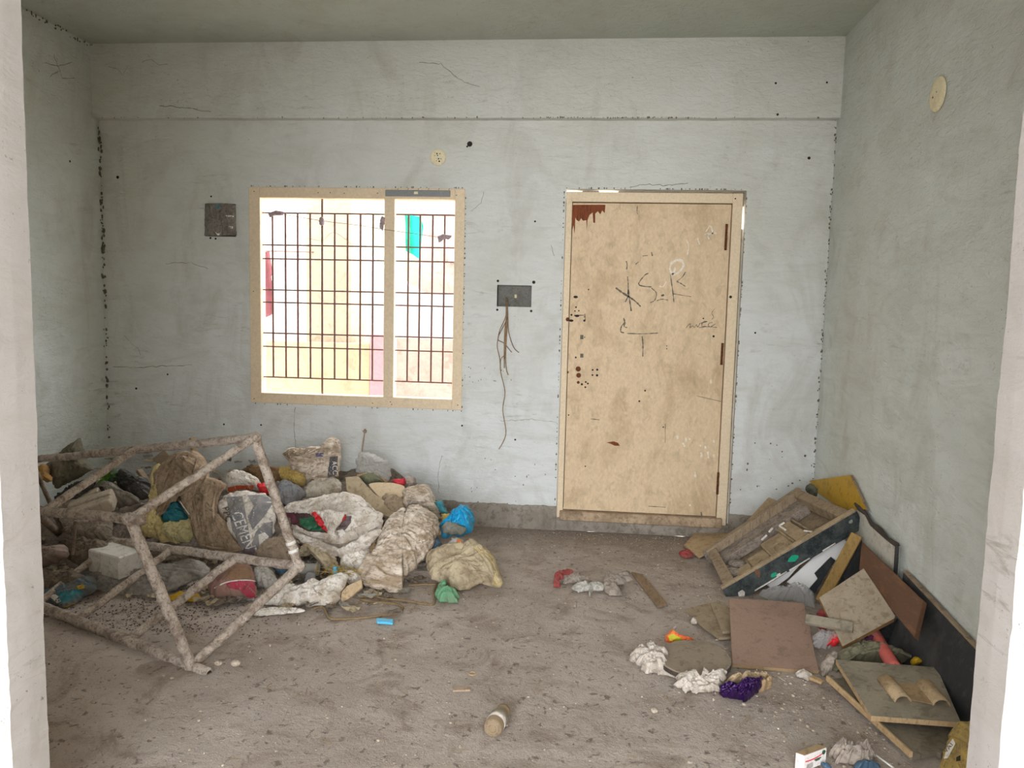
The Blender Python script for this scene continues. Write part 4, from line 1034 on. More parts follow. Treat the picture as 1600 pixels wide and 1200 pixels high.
S('grey_cloth', ZB((470, 160), (640, 60), (880, 40), (1060, 100), (1080, 170), (980, 260), (800, 240), (660, 230), (500, 190)), M('pale_dusty_sheet', '#9a8f83', '#71675b', .5, 8, .9, .4, 50), 'paler creased sheet below the foam packing block', 'cloth', base=(140, 842), lean=45, T=.05, fold=.012, fang=25)
S('rolled_blanket', ZB((150, 440), (300, 370), (480, 320), (530, 360), (520, 480), (340, 560), (170, 610), (140, 540)), M('mauve_blanket', '#8c7c73', '#6a5c53', .45, 7, .95, .4, 50), 'mauve grey rolled blanket at the left jamb', 'blanket', base=(80, 888), lean=30, T=.09, Tb=.05, fold=.008, fang=20)
S('dark_sheet', ZB((520, 350), (700, 290), (1000, 320), (1080, 420), (900, 500), (760, 560), (640, 580), (540, 500)), CLOTHD, 'dark brown sheet between the blanket and the white foam box', 'cloth', base=(140, 888), lean=55, T=.05, fold=.016)
S('folded_cardboard', ZB((960, 420), (1080, 330), (1280, 370), (1360, 400), (1360, 430), (1220, 480), (1130, 500)), CARD, 'flattened brown cardboard on top of the white foam box', 'cardboard', base=(195, 872), lean=65, T=.025, fold=.006, crumple=.002, smooth=False)
# white foam box
k0 = heap((184, 908)); zc = max(.02, k0[2]) + .025
block('foam_box', 'dirty white foam box behind the frame post', 'box', (186, 907), (224, 893), (138, 893), zc, .118, FOAM)
S('grey_polythene_sheet', ZB((700, 700), (900, 740), (1200, 800), (1400, 760), (1560, 740), (1700, 800), (1780, 640), (2240, 560), (2300, 700), (2000, 820), (1700, 960), (1500, 1000), (1250, 1010), (1100, 960), (860, 900)), POLY, 'crumpled grey polythene sheet on the floor behind the frame', 'plastic sheet', base=(240, 930), lean=66, T=.045, fold=.016, ffreq=22, fang=5, fstretch=.12, crumple=.006, center=(230, 905))
pk = S('printed_packet', ZB((180, 1010), (280, 940), (420, 900), (560, 880), (700, 810), (900, 760), (860, 900), (740, 960), (640, 1060), (500, 1150), (400, 1110), (200, 1070)), M('blue_grey_packet', '#5d6b72', '#6d6258', .5, 8, .5, .3, 50), 'blue and yellow printed packet on the floor by the left jamb', 'packet', base=(110, 948), lean=65, T=.035, fold=.012, ffreq=14)
printed('blue_print', pk, [ZB((420, 920), (680, 890), (720, 930), (560, 1040), (420, 1080), (400, 1000))], TEALP)
printed('yellow_print', pk, [ZB((640, 850), (720, 815), (740, 870), (650, 890))], YELLOW); printed('yellow_print', pk, [ZB((470, 1110), (600, 1060), (640, 1070), (560, 1130), (500, 1148))], YELLOW)
printed('pale_print', pk, [ZB((280, 960), (340, 920), (420, 980), (440, 1040), (400, 1060), (330, 1000))], PRINTW)
S('brown_rag', ZB((200, 720), (420, 700), (640, 700), (760, 760), (620, 860), (420, 880), (260, 930), (170, 880)), CLOTHD, 'dark brown rag above the blue and yellow packet', 'rag', base=(100, 925), lean=55, T=.05, fold=.014)
# brown cloth and what it hangs over
S('yellow_plastic', ZC((170, 300), (260, 290), (300, 420), (250, 700), (240, 900), (320, 1100), (500, 1280), (160, 1230), (20, 1130), (100, 850), (140, 600)), SACKY, 'yellowed plastic sheet behind the brown cloth', 'plastic sheet', base=(250, 830), lean=35, T=.05, fold=.012, fang=80, ffreq=10)
S('teal_bundle', ZC((300, 860), (420, 740), (580, 900), (560, 1000), (420, 1060), (310, 1010)), TEALP, 'small teal plastic bundle inside the loop of brown cloth', 'bag', base=(275, 830), lean=40, T=.05, fold=.012, crumple=.01)
S('cream_bag', Z1((960, 700), (1080, 680), (1160, 660), (1160, 740), (1120, 790), (1000, 780)), M('cream_plastic', '#b5ac83', '#8c8360', .4, 9, .6, .3, 50), 'cream plastic bag below the loop of brown cloth', 'bag', base=(280, 848), lean=45, T=.06, fold=.012, fang=70)
bc = S('brown_cloth', ZC((180, 640), (160, 430), (290, 260), (400, 170), (540, 130), (700, 125), (790, 190), (860, 320), (830, 430), (960, 480), (1080, 540), (1010, 640), (960, 760), (980, 960), (1100, 1020), (1120, 1120), (1180, 1250), (1280, 1350), (1200, 1390), (900, 1370), (760, 1330), (680, 1180), (600, 920), (500, 740), (380, 720), (300, 800), (240, 960), (160, 1080), (120, 1060), (210, 900), (240, 760)), CLOTHB, 'long dusty brown cloth slumped over the heap', 'cloth', base=(320, 855), lean=30, T=.09, Tb=.03, fold=.024, ffreq=12, fang=82, fstretch=.18, crumple=.006, N=190, MR=34, center=(317, 768), edge=.004)
S('brown_cloth_knot', ZC((430, 250), (560, 200), (680, 230), (700, 330), (640, 420), (560, 380), (480, 330)), CLOTHB, 'coiled end of the long brown cloth', None, parent=bc, at=onP((292, 727), heap((320, 855)) + np.array([0, -.085, 0]), (0, -cos(.52), sin(.52))), lean=35, T=.05, Tb=.03, fold=.014, fang=-40, ffreq=20, N=70, MR=16)
bc.children[-1]['label'] = 'coiled end of the long brown cloth'
tube('plastic_strip', smooth_path([onP(q, heap((320, 855)) + np.array([0, -.11, 0]), (0, -cos(.52), sin(.52))) for q in ZC((490, 745), (540, 820), (590, 890), (605, 910))], 4), .004, PRINTW, bc, seg=6, flat=.4)['label'] = 'pale plastic strip'
folds(bc, [ZC((430, 180), (310, 290), (230, 430), (200, 600)), ZC((520, 180), (400, 270), (330, 400), (260, 560)), ZC((640, 500), (470, 600), (320, 760), (250, 930), (160, 1060)), ZC((660, 570), (520, 650), (380, 700)),
    ZC((880, 470), (810, 650), (790, 880), (850, 1130), (910, 1330)), ZC((960, 520), (920, 700), (900, 900), (960, 1120), (1090, 1320)), ZC((700, 560), (660, 720), (720, 950), (770, 1180), (830, 1330)), ZC((600, 620), (620, 780), (680, 1000), (720, 1230)),
    ZC((1040, 570), (960, 660), (940, 800)), ZC((760, 1350), (950, 1375), (1130, 1375), (1260, 1355)), ZC((740, 1280), (900, 1320), (1100, 1340)), ZC((500, 480), (560, 440), (640, 430), (740, 380)), ZC((820, 300), (840, 420), (790, 540), (700, 560))], .011, CLOTHB)
S('brown_carton_scrap', Z2((290, 290), (350, 258), (420, 275), (520, 268), (545, 330), (520, 400), (440, 440), (400, 360), (330, 300)), M('dark_brown_paper', '#6d553b', '#574530', .5, 9, .9, .4, 50), 'crumpled dark brown paper behind the cement bag', 'paper', base=(405, 765), lean=35, T=.06, fold=.012)
# cement bag
cw = S('white_bag', ZC((1040, 490), (1120, 410), (1240, 385), (1360, 430), (1480, 490), (1510, 560), (1480, 620), (1300, 600), (1100, 620), (1090, 560)), SACKW, 'white bag folded over the top of the cement bag', 'bag', base=(385, 800), lean=45, T=.07, fold=.010, fang=20)
printed('orange_print', cw, [ZC((1090, 570), (1200, 545), (1420, 545), (1400, 600), (1080, 630))], ORNG); printed('red_print', cw, [ZC((1500, 565), (1590, 560), (1590, 640), (1500, 650))], REDV)
S('red_wrapper', Z2((395, 385), (450, 372), (458, 420), (420, 430)), REDV, 'red wrapper tucked above the cement bag', 'wrapper', base=(412, 800), lean=40, T=.03, N=50, MR=12)
cb = S('cement_bag', Z2((160, 495), (230, 430), (330, 415), (440, 430), (485, 470), (495, 590), (480, 700), (430, 760), (390, 800), (330, 800), (270, 720), (225, 690), (205, 590), (165, 560)), SACKW, 'grey and white printed cement bag slumped upright', 'bag', base=(385, 860), lean=38, yaw=8, T=.12, Tb=.05, fold=.008, ffreq=8, fang=70, crumple=.004, N=120, MR=32)
printed('grey_band', cb, [Z2((205, 445), (300, 440), (330, 590), (355, 760), (318, 778), (240, 640))], PRINTG, 2, .0015); printed('grey_emblem', cb, [Z2((330, 435), (470, 430), (480, 480), (430, 560), (360, 640), (330, 560), (370, 500))], PRINTG, 2, .0015)
printed('grey_emblem', cb, [Z2((480, 590), (478, 690), (420, 760), (375, 790), (355, 720), (380, 650), (430, 600))], PRINTG, 2, .0015); printed('pale_emblem', cb, [Z2((395, 670), (430, 655), (455, 680), (440, 720), (400, 730))], PRINTW, 2, .003)
a, b = Z2((232, 545), (322, 762)); lettering('lettering', cb, 'CEMENT', a, (b[0] - a[0] + 3, b[1] - a[1] + 10), (17, -5), PRINTW, label='pale CEMENT lettering on the grey band')
a, b = Z2((180, 510), (240, 700)); lettering('lettering', cb, 'PPC', a, (7, 22), (10, -2), PRINTD, label='dark lettering on the pale bag edge')
S('printed_scrap', Z2((310, 745), (385, 740), (385, 800), (320, 805)), M('printed_scrap', '#5f5a66', '#8a6a62', .5, 25, .8, .3, 60), 'small printed scrap under the cement bag', 'scrap', base=(390, 868), lean=45, T=.03, N=50, MR=12)
# --- middle
st = S('straw_tuft', Z2((515, 330), (530, 285), (600, 275), (690, 280), (685, 340), (660, 385), (590, 380), (540, 350)), STRAW, 'yellow tuft of straw packing below the upright sack', 'straw', base=(460, 770), lean=40, T=.06, fold=.012, ffreq=40, crumple=.012, cfreq=60, kind='stuff')
us = S('upright_sack', Z2((535, 185), (580, 150), (680, 150), (800, 138), (815, 90), (850, 84), (885, 112), (892, 200), (880, 320), (800, 345), (700, 360), (660, 300), (600, 290), (575, 235)), SACKD, 'dirty woven sack standing against the wall', 'sack', base=(500, 765), lean=8, T=.09, Tb=.04, fold=.012, ffreq=11, fang=60, crumple=.007, N=130, MR=30, smooth=False)
printed('grey_band', us, [Z2((820, 205), (868, 200), (860, 310), (805, 330))], PRINTD, 2); printed('brown_fringe', us, [Z2((540, 185), (590, 155), (740, 150), (730, 175), (640, 200), (575, 215))], M('brown_fray', '#857562', '#6d5f4e', .5, 40, .95, .9, 80), 2)
printed('violet_print', us, [Z2((735, 185), (785, 180), (780, 205), (740, 205))], M('violet_print', '#5a5572', '#7a7078', .4, 30, .8, .2, 60), 2)
a, b = Z2((832, 230), (838, 310)); lettering('lettering', us, 'ACC', a, (1.5, 21), (7.5, -.5), PRINTW, label='pale lettering on the grey sack band')
folds(us, [Z2((545, 200), (640, 205), (740, 160), (810, 150)), Z2((640, 340), (690, 260), (730, 220)), Z2((700, 350), (740, 290), (790, 240)), Z2((830, 100), (870, 130), (880, 220)), Z2((810, 120), (820, 170), (800, 220))], .007, SACKD)
# clear bag and stick
cbag = S('clear_bag', Z2((975, 300), (975, 220), (1010, 172), (1080, 185), (1178, 238), (1192, 320), (1170, 345), (1080, 320)), FILMG, 'clear grey plastic bag at the wall with a thin stick', 'bag', base=(580, 765), lean=10, T=.05, fold=.010, crumple=.006, N=90, MR=22, smooth=False)
stk = thing('thin_stick', 'thin upright stick leaning at the wall by the clear bag', 'stick', hp(Z2((1014, 262))[0], (565, 765), 10))
tube('twig', smooth_path([hp(q, (565, 765), 10) for q in Z2((1016, 270), (1014, 170), (1022, 100), (1030, 50))], 4), [.006] * 9 + [.004] * 4, WOODG, stk, seg=7)
S('knot', Z2((1016, 50), (1030, 40), (1044, 44), (1038, 56), (1022, 58)), WOODG, parent=stk, at=hp(Z2((1030, 48))[0], (565, 765), 10), lean=10, T=.012, Tb=.01, N=30, MR=8)
S('plastic_bag', Z2((500, 365), (560, 350), (640, 390), (680, 420), (640, 470), (570, 495), (530, 480), (510, 420)), M('blue_grey_bag', '#86888c', '#73695f', .5, 11, .5, .5, 50), 'crumpled blue grey plastic bag below the straw tuft', 'bag', base=(455, 795), lean=45, T=.06, fold=.012, crumple=.012)
S('white_plastic', Z2((660, 440), (690, 370), (780, 330), (880, 345), (890, 400), (860, 440), (720, 445)), M('soiled_white_plastic', '#c0b8ab', '#8f8069', .5, 10, .6, .4, 50), 'soiled white plastic sheet above the open white sack', 'plastic sheet', base=(505, 782), lean=50, T=.035, fold=.014, ffreq=12, fang=30)
pl_ = lambda q: onP(q, heap((600, 800)) + np.array([0, -.05, .02]), (0, -cos(.84), sin(.84)))
slab('wooden_plank', [pl_(q) for q in Z2((912, 325), (990, 320), (1080, 420), (1225, 520), (1180, 565), (1100, 540), (960, 470), (920, 400))], .02, M('pale_plank', '#a09077', '#7c6b55', .4, 7, .9, .4, 50)); tag(bpy.data.objects['wooden_plank'], 'pale wooden plank leaning down the heap beside the round board', 'plank')
rp = lambda q: onP(q, heap((615, 790)) + np.array([0, -.04, .015]), (0, -cos(.73), sin(.73)))
o = slab('round_board', [rp(q) for q in resample(Z2((1050, 368), (1100, 356), (1200, 360), (1262, 378), (1268, 418), (1240, 450), (1200, 470), (1140, 470), (1090, 420)), 40)], .016, M('beige_board', '#b7a488', '#9a876c', .3, 7, .85, .2, 50)); tag(o, 'round edged beige board on the heap by the wall', 'board')
S('dusty_cloth', Z2((1130, 450), (1200, 440), (1270, 480), (1290, 520), (1260, 560), (1200, 560), (1160, 520)), M('dusty_cloth_mid', '#94836f', '#76664f', .5, 10, .95, .5, 60), 'dusty tan cloth below the round beige board', 'cloth', base=(612, 806), lean=48, T=.05, fold=.014)
beam('thin_lath', 'pale thin lath lying over the plank top', 'stick', hp(Z2((985, 322))[0], (580, 785)) + [0, -.02, .01], hp(Z2((1112, 297))[0], (580, 785)) + [0, -.02, .01], .012, .012, WOODP)
beam('thin_lath', 'brown thin lath crossing behind the round board', 'stick', hp(Z2((1105, 302))[0], (590, 785)), hp(Z2((1160, 358))[0], (590, 785)), .016, .012, CARD)
S('green_scrap', Z2((1010, 335), (1060, 312), (1110, 310), (1140, 345), (1080, 360), (1030, 358)), M('green_grey_scrap', '#75775f', '#66614f', .5, 14, .9, .4, 60), 'green grey scrap behind the plank', 'scrap', base=(582, 775), lean=40, T=.04, N=60, MR=14)
S('red_cloth', Z2((1188, 352), (1230, 338), (1276, 330), (1272, 372), (1240, 372), (1205, 362)), M('crimson_cloth', '#b8323f', '#8c3a3c', .3, 9, .7, .3, 60), 'crimson cloth corner against the wall', 'cloth', base=(622, 780), lean=20, T=.03, N=60, MR=12)
S('brown_bundle', Z2((1272, 330), (1310, 322), (1335, 345), (1340, 380), (1290, 390)), CLOTHG, 'grey brown bundle beside the crimson cloth', 'bundle', base=(643, 780), lean=20, T=.05, N=60, MR=12)
S('beige_sack', Z2((1255, 410), (1300, 385), (1400, 375), (1440, 430), (1470, 520), (1478, 580), (1420, 540), (1330, 500), (1270, 500)), SACKD, 'beige soiled sack at the wall behind the long white sack', 'sack', base=(665, 812), lean=35, T=.07, fold=.013, ffreq=12, fang=30)
S('red_scrap', Z2((1290, 485), (1340, 475), (1352, 495), (1300, 510)), REDV, 'small red scrap above the long white sack', 'scrap', base=(646, 795), lean=40, T=.02, N=40, MR=10)
S('teal_scrap', Z7((640, 240), (695, 235), (745, 330), (700, 340)), TEALP, 'teal plastic scrap at the wall foot', 'scrap', base=(690, 815), lean=25, T=.02, N=40, MR=10)
# open white sack
ow = S('open_sack', Z2((548, 525), (600, 490), (760, 450), (930, 432), (1020, 462), (1085, 520), (1142, 565), (1130, 630), (1040, 710), (900, 785), (780, 750), (690, 720), (610, 680), (600, 600)), SACKW, 'large white open sack with red and green rubbish inside', 'sack', base=(520, 866), lean=44, T=.12, Tb=.05, fold=.014, ffreq=7, fang=15, crumple=.005, N=150, MR=36, center=(520, 825))
printed('mouth_shadow', ow, [Z2((560, 535), (700, 545), (760, 590), (810, 660), (700, 650), (620, 610), (570, 600))], M('shaded_maroon_wrap', '#4e3034', '#3d3532', .5, 14, .7, .5, 60), 2, .004, label='painted shade and maroon rubbish in the sack mouth')  # flat dark patch: shade of the open mouth painted together with its contents
printed('green_wrapper', ow, [Z2((640, 575), (730, 560), (800, 655), (700, 640), (650, 610))], GREENP, 2, .008); printed('red_wrapper', ow, [Z2((710, 540), (745, 535), (780, 590), (812, 655), (795, 655), (735, 580))], REDV, 2, .011)
printed('mouth_shadow', ow, [Z2((870, 610), (905, 560), (950, 560), (945, 600), (905, 650), (880, 680), (860, 640))], M('grey_maroon', '#6f6062', '#57494a', .5, 14, .7, .5, 60), 2, .004); printed('red_wrapper', ow, [Z2((880, 590), (905, 555), (922, 552), (915, 580), (885, 605))], REDV, 2, .009)  # second dark patch, the mouth's shade painted on the sack
printed('white_scrap', ow, [Z2((860, 650), (890, 635), (915, 660), (880, 685))], PRINTW, 2, .009)
printed('dark_wrapper', ow, [Z2((552, 535), (610, 540), (640, 590), (600, 600), (565, 580))], M('maroon_foil', '#6d2f42', '#4a2d38', .5, 14, .4, .4, 60), 2, .008)
fl = S('sack_flap', Z2((745, 530), (830, 525), (890, 545), (905, 560), (860, 640), (850, 690), (820, 660), (780, 590)), SACKW, parent=ow, at=onP(Z2((830, 600))[0], heap((520, 866)) + np.array([0, -.17, .13]), (0, -cos(.77), sin(.77))), lean=50, T=.02, Tb=.01, fold=.012, ffreq=26, fang=85, N=80, MR=16); fl['label'] = 'ribbed flap across the sack mouth'
S('roll_lip', Z2((600, 660), (700, 700), (800, 735), (900, 770), (1040, 700), (1120, 630), (1130, 660), (1050, 740), (910, 800), (780, 775), (660, 720)), SACKW, parent=ow, at=onP(Z2((860, 750))[0], heap((520, 866)) + np.array([0, -.11, .075]), (0, -cos(.77), sin(.77))), lean=40, T=.045, Tb=.03, fold=.008, ffreq=16, fang=5, N=110, MR=18, center=Z2((890, 775))[0])
# long rolled sack
ls = S('long_sack', Z2((1075, 800), (1150, 620), (1200, 560), (1320, 508), (1400, 530), (1470, 590), (1474, 640), (1420, 760), (1300, 900), (1265, 920), (1240, 1020), (1215, 1032), (1100, 1000), (1020, 970), (990, 890), (1050, 850)), SACKD, 'long dirty white sack lying rolled towards the floor', 'sack', base=(620, 925), lean=56, yaw=-12, T=.13, Tb=.05, fold=.017, ffreq=11, fang=-18, fstretch=.25, crumple=.006, N=160, MR=40)
folds(ls, [Z2((1130, 960), (1230, 985), (1240, 1020)), Z2((1010, 920), (1100, 985), (1210, 1025)), Z2((1230, 640), (1330, 600), (1430, 640))], .008, SACKD)
folds(ow, [Z2((560, 520), (640, 480), (760, 455), (930, 440), (1040, 480), (1110, 550)), Z2((1130, 575), (1040, 600), (960, 640)), Z2((1125, 600), (1060, 640), (980, 690)), Z2((610, 620), (700, 670), (800, 690), (860, 700)), Z2((640, 640), (760, 700), (880, 720), (1000, 680))], .009, SACKW)
S('white_sack', Z2((920, 790), (1050, 720), (1065, 800), (1060, 880), (1000, 905), (960, 890), (900, 880), (890, 820)), SACKW, 'smaller white sack wedged beside the long sack', 'sack', base=(565, 900), lean=50, T=.07, fold=.012)
S('maroon_scrap', Z2((880, 790), (960, 762), (965, 790), (900, 810)), CLOTHR, 'dark red scrap under the open white sack', 'scrap', base=(543, 880), lean=45, T=.02, N=40, MR=10)
S('straw_scrap', Z2((1050, 730), (1095, 720), (1110, 770), (1080, 830), (1062, 800)), CARD, 'brown carton scrap between the two white sacks', 'scrap', base=(583, 880), lean=45, T=.04, N=50, MR=12)
S('grey_cloth', Z2((385, 790), (440, 730), (560, 705), (640, 720), (640, 790), (660, 860), (560, 850), (400, 810)), M('taupe_cloth', '#8f7f6e', '#75664f', .5, 8, .95, .4, 60), 'taupe cloth bundle in front of the cement bag', 'cloth', base=(430, 885), lean=50, T=.08, fold=.012, fang=20)
S('tan_sheet', ZD((700, 400), (740, 300), (850, 235), (1000, 310), (1130, 400), (1190, 480), (1160, 640), (1120, 640), (1060, 480), (960, 420), (830, 320), (760, 370)), SACKT, 'tan plastic sheet folded over by the frame joint', 'plastic sheet', base=(495, 905), lean=45, T=.05, fold=.010, fang=-35, N=110, MR=20, center=(484, 861), smooth=False)
S('blue_scrap', ZD((1130, 530), (1190, 520), (1190, 650), (1140, 655)), BLUEC, 'light blue printed scrap on the tan sheet', 'scrap', at=hp((525, 893), (525, 915), 45) + [0, -.05, .02], lean=45, T=.012, Tb=.006, N=40, MR=8, smooth=False)
S('blue_scrap', ZD((370, 540), (460, 540), (545, 575), (520, 640), (430, 610)), BLUED, 'blue plastic scrap behind the lower rail of the frame', 'scrap', base=(440, 902), lean=45, T=.025, N=50, MR=10)
S('crumpled_plastic', ZD((140, 620), (220, 520), (280, 530), (330, 570), (400, 650), (420, 740), (350, 790), (240, 800), (150, 720)), POLYL, 'crumpled pale grey plastic beside the red bag', 'plastic', base=(412, 922), lean=50, T=.07, fold=.014, ffreq=12, crumple=.012)
# clear beaker and small bottle
def lathe(name, a, b, prof, mat, parent=None, seg=28):
    a, b = np.asarray(a), np.asarray(b); d = b - a; L_ = np.linalg.norm(d); d = d / L_
    up = np.cross(d, (0, 0, 1)); up /= np.linalg.norm(up); w = np.cross(d, up); V = []; F = []
    for t, r in prof:
        for i in range(seg): V.append(a + d * L_ * t + r * (cos(2 * pi * i / seg) * up + sin(2 * pi * i / seg) * w))
    for k in range(len(prof) - 1):
        for i in range(seg): F.append((k * seg + i, k * seg + (i + 1) % seg, (k + 1) * seg + (i + 1) % seg, (k + 1) * seg + i))
    return link(name, V, F, mat, parent)
ca, cbb = hp(ZD((720, 545))[0], (490, 905), 45) + [0, -.06, .02], hp(ZD((985, 555))[0], (490, 905), 45) + [0, -.06, .02]
t = thing('plastic_beaker', 'dusty clear plastic beaker lying by the frame joint', 'beaker', (ca + cbb) / 2 - [0, 0, .03])
lathe('beaker_body', ca, cbb, [(0, .001), (0, .024), (.06, .027), (.5, .030), (.9, .033), (.93, .036), (1, .036), (1, .033), (.9, .031), (.1, .025)], FILMG, t); lathe('liquid_stain', ca, cbb, [(.92, .028), (.96, .018), (.97, .001)], STRAW, t)
bb = [hp(q, (480, 925), 45) + [0, -.05, .01] for q in ZD((790, 770), (560, 790))]
t = thing('plastic_bottle', 'small grey bottle with a blue cap lying above the white sheet', 'bottle', (bb[0] + bb[1]) / 2 - [0, 0, .02])
lathe('bottle_body', bb[0], bb[1], [(0, .001), (0, .016), (.05, .019), (.3, .0165), (.7, .0165), (.85, .010), (.9, .010)], POLYL, t); o = lathe('bottle_cap', bb[0], bb[1], [(.88, .001), (.88, .012), (1, .012), (1, .001)], BLUED, t); o['label'] = 'blue cap'
S('grey_netting', ZD((800, 620), (900, 620), (910, 720), (850, 740), (800, 780), (780, 700)), PRINTG, 'grey netting scrap hanging under the beaker', 'scrap', at=hp((484, 905), (484, 930), 50) + [0, -.03, .0], lean=45, T=.025, Tb=.01, N=50, MR=10)
rb = S('faded_red_bag', Z2((105, 950), (150, 895), (240, 860), (350, 865), (375, 930), (385, 1045), (300, 1050), (150, 1060), (110, 1020)), M('faded_red_bag', '#8b6b60', '#7b6658', .5, 8, .85, .5, 60), 'dusty bag with a bright red corner behind the lower frame rail', 'bag', base=(365, 938), lean=52, T=.09, fold=.013, fang=60)
printed('red_corner', rb, [Z2((200, 960), (240, 940), (370, 945), (378, 1040), (335, 1045), (290, 1000), (220, 985))], M('crimson_print', '#a02f44', '#7e4348', .4, 10, .6, .3, 50), 2.5, .002); printed('brown_fringe', rb, [Z2((200, 885), (270, 855), (350, 868), (352, 930), (300, 935), (220, 935))], M('brown_fringe', '#85684f', '#6f5a48', .5, 30, .95, .9, 80), 2.5, .002)
tube('drawstring', smooth_path([Vector(v) for v in conform(bvh_of(rb), Z2((135, 985), (190, 955), (260, 940), (330, 940), (375, 948)), [(0, 1, 2, 3, 4)], .004)[0]], 5), .003, PRINTW, rb, seg=6)
# lower white sheet
S('white_sheet', ZD((270, 1000), (420, 860), (560, 810), (760, 820), (860, 740), (950, 730), (1080, 800), (1180, 720), (1290, 640), (1320, 660), (1230, 850), (1200, 960), (1100, 1010), (850, 1020), (600, 1030), (300, 1060)), SACKW, 'white soiled sack sheet on the floor at the front of the heap', 'sack', base=(470, 946), lean=60, T=.06, fold=.014, ffreq=13, fang=35, crumple=.007, N=150, MR=30, center=(482, 930))
S('folded_white_strip', ZD((60, 1150), (180, 1090), (400, 1070), (740, 1070), (760, 1090), (500, 1120), (250, 1160)), SACKW, 'flat white strip on the floor below the soiled sheet', 'sheet', base=(430, 962), lean=80, T=.012, Tb=.006, fold=.005, fang=3, N=90, MR=12)
bd = lambda q: hp(q, (545, 945), 35)
o = slab('carton_board', [bd(q) for q in ZD((1230, 840), (1300, 760), (1480, 680), (1485, 780), (1320, 920), (1210, 980))], .02, CARDL); tag(o, 'pale carton board propped at the end of the white sheet', 'board')
S('white_fold', ZD((1250, 610), (1340, 590), (1440, 610), (1500, 690), (1400, 730), (1310, 730), (1300, 660)), SACKW, 'white cloth fold draped on the pale carton board', 'cloth', base=(550, 925), lean=45, T=.04, fold=.008)
# --- right end of the heap
bl = S('blue_bag', Z7((690, 440), (740, 390), (810, 300), (860, 268), (925, 275), (965, 340), (972, 410), (940, 480), (880, 520), (780, 530), (700, 535)), M('blue_bag', '#1a88b3', '#56757d', .42, 8, .4, .5, 40), 'bright blue plastic bag at the right end of the heap', 'bag', base=(715, 838), lean=32, T=.11, Tb=.05, fold=.014, ffreq=12, tie=Z7((850, 285))[0], crumple=.008, N=120, MR=30)
S('tan_lining', Z7((690, 440), (740, 410), (820, 420), (900, 450), (880, 500), (770, 505), (700, 495)), M('dust_grey_film', '#6f6f66', '#5d5a50', .4, 10, .6, .4, 40), parent=bl, at=onP(Z7((790, 460))[0], heap((715, 838)) + np.array([0, -.075, .05]), (0, -cos(.55), sin(.55))), lean=38, T=.03, Tb=.02, fold=.008, N=70, MR=14)
S('grass_scraps', Z7((690, 350), (760, 335), (830, 350), (800, 400), (720, 420)), STRAW, 'dry grass scraps between the sack and blue bag', 'straw', base=(700, 822), lean=30, T=.03, crumple=.014, cfreq=50, N=60, MR=14, kind='stuff')
S('blue_film', Z7((585, 655), (630, 570), (660, 540), (690, 580), (695, 640), (640, 668)), BLUED, 'dark blue clear film beside the long sack', 'plastic', base=(682, 866), lean=40, T=.04, fold=.01, N=60, MR=14)
ow_ = S('snack_wrapper', Z7((735, 610), (770, 545), (830, 535), (880, 580), (910, 625), (830, 632), (750, 630)), M('silver_foil', '#b8b6b4', '#8f8a84', .4, 15, .35, .4, 60), 'silver snack wrapper with orange print behind the tan sack', 'wrapper', base=(713, 858), lean=35, T=.035, fold=.008, N=70, MR=16, smooth=False)
printed('orange_print', ow_, [Z7((825, 545), (850, 552), (900, 615), (880, 625), (800, 622))], M('orange_foil', '#d9642a', '#c9a83a', .5, 25, .4, .3, 60), 2); printed('yellow_print', ow_, [Z7((825, 575), (850, 570), (870, 615), (810, 618))], M('yellow_foil', '#d3b32a', '#b8b040', .5, 30, .4, .3, 60), 2, .004)
tb = S('tan_sack', Z7((562, 700), (620, 670), (720, 640), (800, 632), (900, 640), (985, 600), (1060, 640), (1130, 700), (1165, 790), (1185, 860), (1212, 930), (1185, 950), (1120, 930), (1060, 900), (960, 950), (860, 980), (790, 970), (730, 915), (640, 900), (590, 850)), SACKT, 'tan sack with a twisted yellow end lying on the floor', 'sack', base=(725, 915), lean=62, T=.10, Tb=.03, fold=.013, ffreq=8, fang=30, crumple=.004, N=140, MR=36, center=Z7((820, 800))[0])
printed('yellow_end', tb, [Z7((960, 615), (985, 603), (1060, 645), (1125, 700), (1160, 790), (1180, 860), (1205, 925), (1180, 945), (1110, 920), (1130, 880), (1120, 820), (1060, 720))], M('yellow_sack_end', '#b8a578', '#94825a', .4, 9, .8, .4, 60), 2.5, .0015)
folds(tb, [Z7((585, 840), (640, 760), (760, 690), (860, 650)), Z7((640, 820), (720, 790), (800, 740), (900, 730)), Z7((990, 610), (1060, 700), (1110, 790), (1130, 860)), Z7((960, 620), (1040, 720), (1100, 830), (1150, 920)), Z7((1040, 650), (1120, 740), (1160, 840), (1190, 920)), Z7((940, 810), (1020, 820), (1100, 850))], .008, SACKT)
folds(bl, [Z7((860, 275), (930, 320), (955, 400)), Z7((850, 280), (890, 350), (900, 430)), Z7((840, 290), (840, 360), (760, 430))], .007, BLUEP)
S('green_cloth_scrap', Z7((640, 1010), (660, 960), (690, 915), (740, 900), (735, 940), (720, 970), (760, 1000), (840, 1020), (830, 1080), (760, 1088), (690, 1080)), GREENC, 'green cloth scrap on the floor before the tan sack', 'cloth', base=(700, 942), lean=66, T=.045, fold=.010, crumple=.006, N=90, MR=20, smooth=False)
